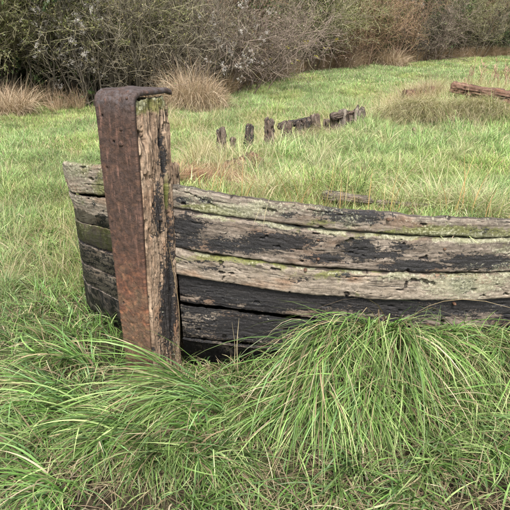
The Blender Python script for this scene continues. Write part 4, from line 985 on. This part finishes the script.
# tall wispy single stalks behind the plank rim
for _ in range(60):
    px = random.uniform(185, 505); py = 186 + (px - 168) * .11 + random.uniform(-4, 3); q = atZ(px, py, .66)
    if q[1] < wallY(q[0]) + .06: q[1] = wallY(q[0]) + .08
    hgt = random.uniform(.12, .34); dx = random.gauss(0, .10); c = random.choice([(.36, .29, .15), (.28, .20, .08), (.20, .22, .07), (.34, .20, .09)])
    b = np.array([q[0], q[1], .6]); arc([b, b + np.array([dx * .3, 0, hgt * .5]), b + np.array([dx, random.gauss(0, .04), hgt])], random.uniform(.0018, .0034), c, fd)
for px, py, dx, hgt in ((455, 214, .06, .36), (462, 213, -.03, .38), (470, 212, .10, .33), (448, 214, -.10, .30), (330, 190, .02, .22), (340, 205, .0, .2), (368, 207, .01, .26), (300, 196, -.12, .25), (290, 194, -.2, .28)):
    q = atZ(px, py, .66); b = np.array([q[0], max(q[1], wallY(q[0]) + .07), .6]); arc([b, b + np.array([dx * .3, 0, hgt * .55]), b + np.array([dx, .02, hgt])], .004, (.33, .22, .09), fd)
o = link('dead_grass', fd.build('dead_grass', M_straw)); tag(o, 'matted brown straw and fallen dead stalks among the green grass', 'dead grass', kind='stuff')

# ------------------------------------------------------------------ shrubs
def grow(P0, D0, L, seg, wob, grav):
    N = len(P0); P = np.zeros((N, seg + 1, 3)); P[:, 0] = P0; d = D0 / np.linalg.norm(D0, axis=1)[:, None]
    for i in range(seg):
        d = d + RNG.normal(0, wob, (N, 3)); d[:, 2] += grav; d /= np.linalg.norm(d, axis=1)[:, None]
        P[:, i + 1] = P[:, i] + d * (L / seg)[:, None]
    return P
def kids(P, k, spread, L, seg, wob, grav, tmin=.2, updir=.2):
    N, m, _ = P.shape; j = RNG.integers(0, N, k); t = (tmin + (1 - tmin) * RNG.random(k)) * (m - 1.001); i = t.astype(int); f = (t - i)[:, None]
    p = P[j, i] * (1 - f) + P[j, i + 1] * f; d = P[j, i + 1] - P[j, i]; d /= np.linalg.norm(d, axis=1)[:, None] + 1e-9
    d = d + RNG.normal(0, spread, (k, 3)); d[:, 2] += updir
    return grow(p, d, RNG.uniform(*L, k), seg, wob, grav)
def ribbons(P, w0, w1, col):
    N, m, _ = P.shape; tg = np.gradient(P, axis=1); tg /= np.linalg.norm(tg, axis=-1, keepdims=True) + 1e-9
    sd = RNG.normal(0, 1, (N, 1, 3)) + 0 * P; sd -= (sd * tg).sum(-1, keepdims=True) * tg; sd /= np.linalg.norm(sd, axis=-1, keepdims=True) + 1e-9
    w = np.linspace(w0, w1, m)[None, :, None] * .5
    V = np.stack([P - sd * w, P + sd * w], 2).reshape(-1, 3)
    F = ((np.arange(N) * 2 * m)[:, None, None] + (np.arange(m - 1) * 2)[None, :, None] + np.array([0, 1, 3, 2])[None, None]).reshape(-1, 4)
    c = np.repeat(col * RNG.uniform(.65, 1.35, (N, 1)), 2 * m, 0)
    return V, F, c
def tubes(P, r0, r1, col, k=5):
    N, m, _ = P.shape; tg = np.gradient(P, axis=1); tg /= np.linalg.norm(tg, axis=-1, keepdims=True) + 1e-9
    a = np.cross(tg, np.array([.3, .9, .2])); a /= np.linalg.norm(a, axis=-1, keepdims=True) + 1e-9; b = np.cross(tg, a)
    r = np.linspace(r0, r1, m)[None, :, None]; V = []
    for q in range(k): th = 2 * math.pi * q / k; V.append(P + (a * math.cos(th) + b * math.sin(th)) * r)
    V = np.stack(V, 2).reshape(-1, 3)
    i = (np.arange(m - 1) * k)[:, None]; j = np.arange(k)[None, :]; f = np.stack([i + j, i + (j + 1) % k, i + k + (j + 1) % k, i + k + j], -1).reshape(-1, 4)
    F = (f[None] + (np.arange(N) * m * k)[:, None, None]).reshape(-1, 4)
    return V, F, np.repeat(col * RNG.uniform(.7, 1.3, (N, 1)), m * k, 0)
def leaves(P, n, size, cols, sel=None):
    N, m, _ = P.shape; j = RNG.integers(0, N, n); t = RNG.random(n) * (m - 1.001); i = t.astype(int); f = (t - i)[:, None]
    p = P[j, i] * (1 - f) + P[j, i + 1] * f + RNG.normal(0, .012, (n, 3))
    if sel is not None: p = p[sel(p)]; n = len(p)
    a = RNG.normal(0, 1, (n, 3)); a /= np.linalg.norm(a, axis=1)[:, None]; b = RNG.normal(0, 1, (n, 3)); b -= (b * a).sum(1, keepdims=True) * a; b /= np.linalg.norm(b, axis=1)[:, None]
    s = RNG.uniform(*size, (n, 1)); V = np.stack([p - a * s, p + b * s * .45, p + a * s, p - b * s * .45], 1).reshape(-1, 3)
    return V, (np.arange(n) * 4)[:, None] + np.arange(4)[None], np.repeat(cols[RNG.choice(len(cols), n)] * RNG.uniform(.7, 1.3, (n, 1)), 4, 0)

def shrub_meshes(kind):
    """returns (branches mesh, twigs mesh, foliage mesh or None, seed-head mesh or None); local coords, base at z 0, about 2 m wide"""
    K = dict(
        thorn=dict(ns=26, R=.8, H=(1.6, 3.0), out=.45, t1=420, t2=2600, t3=9000, bark=(.10, .085, .06), tw=(.20, .185, .11), leaf=24000, ls=(.012, .025), lc=[[.10, .115, .035], [.15, .15, .05], [.07, .085, .025]], grav=-.02, zl=.75),
        arch=dict(ns=16, R=.8, H=(1.9, 3.0), out=.45, t1=520, t2=3200, t3=11000, bark=(.045, .04, .03), tw=(.20, .185, .11), leaf=28000, ls=(.012, .025), lc=[[.10, .115, .035], [.15, .15, .05], [.07, .085, .025]], grav=-.03, zl=1.0),  # thorn with darkened bark: the hollow's shade is put into the stem colour
        willow=dict(ns=60, R=.9, H=(1.8, 3.2), out=.28, t1=700, t2=3600, t3=8000, bark=(.07, .06, .045), tw=(.17, .15, .11), leaf=7000, ls=(.011, .022), lc=[[.14, .13, .05], [.20, .16, .08]], grav=.03, zl=0),
        bramble=dict(ns=50, R=1.0, H=(1.3, 2.5), out=.45, t1=700, t2=3600, t3=7000, bark=(.085, .065, .05), tw=(.17, .135, .11), leaf=7000, ls=(.012, .026), lc=[[.16, .12, .09], [.09, .10, .035], [.22, .18, .14], [.12, .08, .06]], grav=-.06, zl=0),
        russet=dict(ns=40, R=.9, H=(1.6, 2.8), out=.35, t1=600, t2=3200, t3=8000, bark=(.12, .08, .055), tw=(.22, .145, .09), leaf=11000, ls=(.012, .026), lc=[[.20, .14, .07], [.13, .11, .05], [.10, .11, .04]], grav=.01, zl=0),
        ivy=dict(ns=20, R=.7, H=(1.8, 3.2), out=.3, t1=400, t2=2400, t3=5000, bark=(.06, .05, .04), tw=(.05, .045, .03), leaf=26000, ls=(.022, .045), lc=[[.035, .055, .018], [.05, .08, .025], [.02, .035, .012], [.09, .12, .04]], grav=.0, zl=0),
    )[kind]
    n = K['ns']; q = RNG.uniform(0, 6.28, n); r = K['R'] * RNG.random(n) ** .7
    P0 = np.stack([r * np.cos(q), r * np.sin(q) * .7, -.05 + 0 * q], -1)
    D = np.stack([np.cos(q) * K['out'] * RNG.uniform(.2, 1.3, n), np.sin(q) * K['out'] * RNG.uniform(.2, 1.3, n), np.ones(n)], -1)
    S = grow(P0, D, RNG.uniform(*K['H'], n), 9, .11, K['grav'])
    z = K['zl']; bk = np.array(K['bark']); tw = np.array(K['tw'])
    t1 = kids(S, K['t1'], .55, (.5, 1.1), 6, .13, K['grav'], .42 if z else .12)
    if kind == 'arch': t1 = t1[t1[:, :, 2].min(1) > .85]
    t2 = kids(t1, K['t2'], .7, (.2, .55), 4, .16, K['grav'] * .6)
    if kind == 'arch': t2 = t2[t2[:, :, 2].min(1) > .72 + .25 * np.sin(t2[:, 0, 0] * 4)]
    t3 = kids(t2, K['t3'], .8, (.08, .24), 3, .2, 0)
    if kind == 'arch': t3 = t3[t3[:, :, 2].min(1) > .62]
    A = Acc(); A.add(tubes(S, .016, .005, bk, 5)); A.add(ribbons(t1, .010, .004, bk * 1.2))
    B = Acc(); B.add(ribbons(t2, .0065, .0025, tw)); B.add(ribbons(t3, .0045, .0018, tw * 1.1))
    sel = (lambda p: RNG.random(len(p)) < sst(z * .7, z * 1.2, p[:, 2])) if z else None
    Lv = Acc(); Lv.add(leaves(t3, K['leaf'], K['ls'], np.array(K['lc']), sel))
    return A.build('branches', M_twig, False), B.build('twigs', M_twig, False), Lv.build('foliage', M_leaf, False), t3
SH = {}
for k in ('thorn', 'arch', 'willow', 'bramble', 'russet', 'ivy'): SH[k] = [shrub_meshes(k) for _ in range(2 if k not in ('ivy', 'arch') else 1)]
def fluff(T, n, ext):
    """feathery white seed heads (old man's beard): small bursts of fine ribbons"""
    c = T[RNG.integers(0, len(T), n * 8), -1]; c = c[c[:, 1] < -.2]; c = c[np.argsort(RNG.normal(0, .45, len(c)) + np.hypot((c[:, 0] - ext[0]) / ext[2], (c[:, 2] - ext[1]) / ext[3]))[:n]]
    c = np.repeat(c[::5], 5, 0) + RNG.normal(0, .035, (len(c[::5]) * 5, 3)); n = len(c)
    k = 18; P0 = np.repeat(c, k, 0) + RNG.normal(0, .012, (n * k, 3)); P = grow(P0, RNG.normal(0, 1, (n * k, 3)), RNG.uniform(.008, .020, n * k), 2, .3, 0)
    A = Acc(); A.add(ribbons(P, .0045, .003, np.array([.52, .49, .47]))); return A.build('seed_heads', M_leaf, False)
def yellow(T, n, zz, sz=(.016, .03)):
    A = Acc(); A.add(leaves(T[RNG.permutation(len(T))[:300]], n, sz, np.array([[.50, .38, .03], [.42, .36, .05], [.30, .32, .05]]), lambda p: (p[:, 2] > zz[0]) & (p[:, 2] < zz[1]) & (p[:, 1] < -.3))); return A.build('blossom', M_leaf, False)
HEDGE = []
def shrub(kind, v, x, y, rz, s, label, group='shrubs of the hedge at the field edge', sz=None, extra=None):
    a, b, c, T = SH[kind][v % len(SH[kind])]
    nm = {'thorn': 'thorn_bush', 'arch': 'thorn_bush', 'willow': 'willow_bush', 'bramble': 'bramble_bush', 'russet': 'hawthorn_bush', 'ivy': 'ivy_bush'}[kind]
    e = empty(nm, (x, y, float(H0(np.array(x), np.array(y)))), label, 'shrub', group); e.rotation_euler = (0, 0, rz); e.scale = (s, s, sz or s)
    link('branches', a, e); link('twigs', b, e); link('foliage', c, e)
    if extra: link(*extra(T), e)
    return e
def hb(px, back):                                   # a spot `back` metres behind the hedge's field edge at picture column px
    xs = np.array([proj(p[0], p[1], 0)[0] for p in HB]); t = np.interp(px, xs, np.arange(len(xs))); k = int(min(t, len(xs) - 2)); f = t - k
    q = HB[k] * (1 - f) + HB[k + 1] * f; u = q / np.linalg.norm(q); return q + u * back
front = [
    ('thorn', 0, -14, .9, 1.0, 'olive twiggy thorn bush behind tan grass at the left edge', None),
    ('arch', 0, 34, 1.0, 1.0, 'olive green thorn bush arching over a dark hollow, second from left', ('w', -.2, 1.6, .5, .2)),
    ('arch', 0, 74, 1.1, 1.0, 'thorn bush with white fluffy seed heads above the dark hollow', ('w', .35, 1.35, .3, .45)),
    ('willow', 0, 112, 1.0, .95, 'grey green willow bush directly behind the iron capped stem post', ('w', -.6, 1.3, .2, .6)),
    ('willow', 1, 152, .9, .95, 'dense grey brown willow bush just right of the stem post top', None),
    ('willow', 0, 190, .9, .9, 'purplish brown twiggy bush behind the tan grass clump', None),
    ('bramble', 0, 222, .9, 1.0, 'grey bramble mound with pale dead leaves right of the tan clump', ('w', 0, 1.2, .7, .5)),
    ('bramble', 1, 248, .8, .85, 'low bramble tangle with a few yellow leaves', ('y', .5, 1.3)),
    ('thorn', 1, 272, 1.0, 1.15, 'olive thorn bush above yellow flowering weeds', ('y', .5, 1.0)),
    ('thorn', 0, 300, .8, 1.2, 'spreading olive thorn bush at mid hedge', None),
    ('russet', 0, 326, .7, 1.0, 'thin russet hawthorn beside a dark gap in the hedge', None),
    ('russet', 1, 350, .7, 1.15, 'reddish brown hawthorn standing forward in the far hedge', None),
    ('russet', 0, 374, .9, 1.15, 'brown hawthorn with green ivy tuft right of it', None),
    ('willow', 1, 398, 1.0, 1.1, 'grey willow bush crowned with white seed heads in the far hedge', ('w', 0, 1.9, .5, .4)),
    ('bramble', 0, 415, .7, 1.0, 'dark bramble thicket below the white seed heads', None),
    ('thorn', 1, 438, .9, .95, 'rounded grey thorn bush before the right end of hedge', None),
    ('willow', 0, 462, 1.2, 1.1, 'purplish willow bush behind the dead stalks at right', None),
    ('ivy', 0, 487, .8, .75, 'dark glossy evergreen bush at the right end of the hedge', None),
    ('thorn', 0, 515, 1.0, 1.1, 'thorn bush at the right edge behind the log', None),
]
for i, (k, v, px, bk, s, lb, ex) in enumerate(front):
    q = hb(px, bk); e = None
    if ex and ex[0] == 'w': e = (lambda ex: (lambda T: ('seed_heads', fluff(T, 480, ex[1:]))))(ex)
    if ex and ex[0] == 'y': e = (lambda ex: (lambda T: ('blossom', yellow(T, 6000, ex[1:]))))(ex)
    shrub(k, v, q[0], q[1], random.choice((0, .4, -.4, .2)) if ex else random.uniform(0, 6.28), s, lb, extra=e)
q = hb(378, .5); shrub('ivy', 0, q[0], q[1], 1.0, .38, 'small bright ivy clump high between two brown hawthorns', sz=.75)
for i in range(46):                                  # the depth of the hedge behind
    px = -70 + i * 22 if i < 30 else (-92 - (i - 30) * 26 if i < 37 else 590 + (i - 37) * 30); q = hb(px, (2.4 if i < 30 else 1.3) + (i % 3) * .7)
    k = ('russet', 'ivy', 'thorn', 'ivy')[i % 4] if not 3 <= i <= 9 else 'ivy'  # dark-leaved ivy added behind the arching thorns to deepen the hollow's darkness
    shrub(k, i, q[0], q[1], random.uniform(0, 6.28), random.uniform(1.1, 1.4), 'dense shrub in the back row of the hedge, behind the front bushes', 'back row of the hedge')

# tan clumps of dead grass at the hedge, each its own plant
def clump(px, py, s, N, label, lean=0., cols=TAN, L=(.5, 1.0), sz=None):
    q = atZ(px, py, 0); a = Acc(); r = .32 * np.sqrt(RNG.random(N)); t = RNG.uniform(0, 6.28, N)
    a.add(blades(np.stack([r * np.cos(t) * 1.2, r * np.sin(t), 0 * r], -1), math.pi / 2 - t + RNG.normal(0, 1.1, N) + lean, np.abs(RNG.normal(.1, .35, N)) + .3 * RNG.random(14)[(t / 6.29 * 14).astype(int)], RNG.uniform(.2, 2.3, N), RNG.uniform(*L, N) * (.55 + .7 * RNG.random(14)[(t / 6.29 * 14).astype(int)]), RNG.uniform(.004, .009, N),
        cols[RNG.choice(len(cols), N)] * RNG.uniform(.7, 1.2, (N, 1)), seg=7, hfun=lambda x, y: x * 0, wall=False, tipdry=.1))
    o = link('dead_grass_clump', a.build('dead_grass_clump', M_straw), None, (q[0], q[1], float(H0(q[0], q[1])))); o.scale = (s, s, sz or s)
    tag(o, label, 'grass clump', 'clumps of tan dead grass at the hedge foot')
clump(12, 117, .8, 1500, 'tan dead grass clump at the left edge before the dark hollow')
clump(183, 110, .72, 1500, 'tan dead grass clump just right of the stem post top', sz=1.1)
clump(199, 111, .78, 1700, 'tallest tan dead grass clump by the hedge, right of the stem post', sz=1.25)
clump(213, 110, .60, 1100, 'tan clump leaning right at the end of the tallest one', sz=.8)
clump(170, 113, .5, 700, 'small tan clump half hidden behind the stem post')
clump(250, 84, 1.0, 1000, 'pale dead grass clump under the bramble with yellow leaves')
clump(275, 79, .95, 900, 'pinkish dead grass clump under the yellow flowering weeds')
clump(345, 69, 1.0, 900, 'straw coloured clump under the reddish far hawthorn')
clump(392, 67, 1.2, 1200, 'broad russet clump in front of the far ivy tuft')
# dead dock stalks by the log
def stalks(px, py, hpx, N, label, spread=.12, Y=None):
    q = atZ(px, py, .3); zc = q[1] * cp + (CAM_H - q[2]) * sp; h = hpx * zc / FPX
    P0 = np.stack([RNG.normal(0, spread, N), RNG.normal(0, spread * .6, N), -.05 + np.zeros(N)], -1)
    S = grow(P0, np.stack([RNG.normal(0, .15, N), RNG.normal(0, .15, N), np.ones(N)], -1), RNG.uniform(.6, 1.05, N) * h, 6, .06, .02)
    t = kids(S, N * 9, .5, (.06, .16), 3, .1, .05, .4)
    A = Acc(); A.add(tubes(S, .006, .003, np.array([.22, .14, .09]), 4)); A.add(ribbons(t, .006, .008, np.array([.26, .17, .12])))
    gz = float(H(q[0], q[1])); o = link('dead_dock_plant', A.build('dead_dock_plant', M_twig, False), None, (q[0], q[1], gz)); tag(o, label, 'dead plant', 'brown dead stalks near the log')
stalks(478, 92, 34, 8, 'tall brown dead dock stalks standing behind the log')
stalks(498, 92, 22, 9, 'shorter brown seed stalks at the right edge behind the log', .15)
stalks(462, 97, 14, 6, 'low brown stalk cluster right beside the log end', .1)
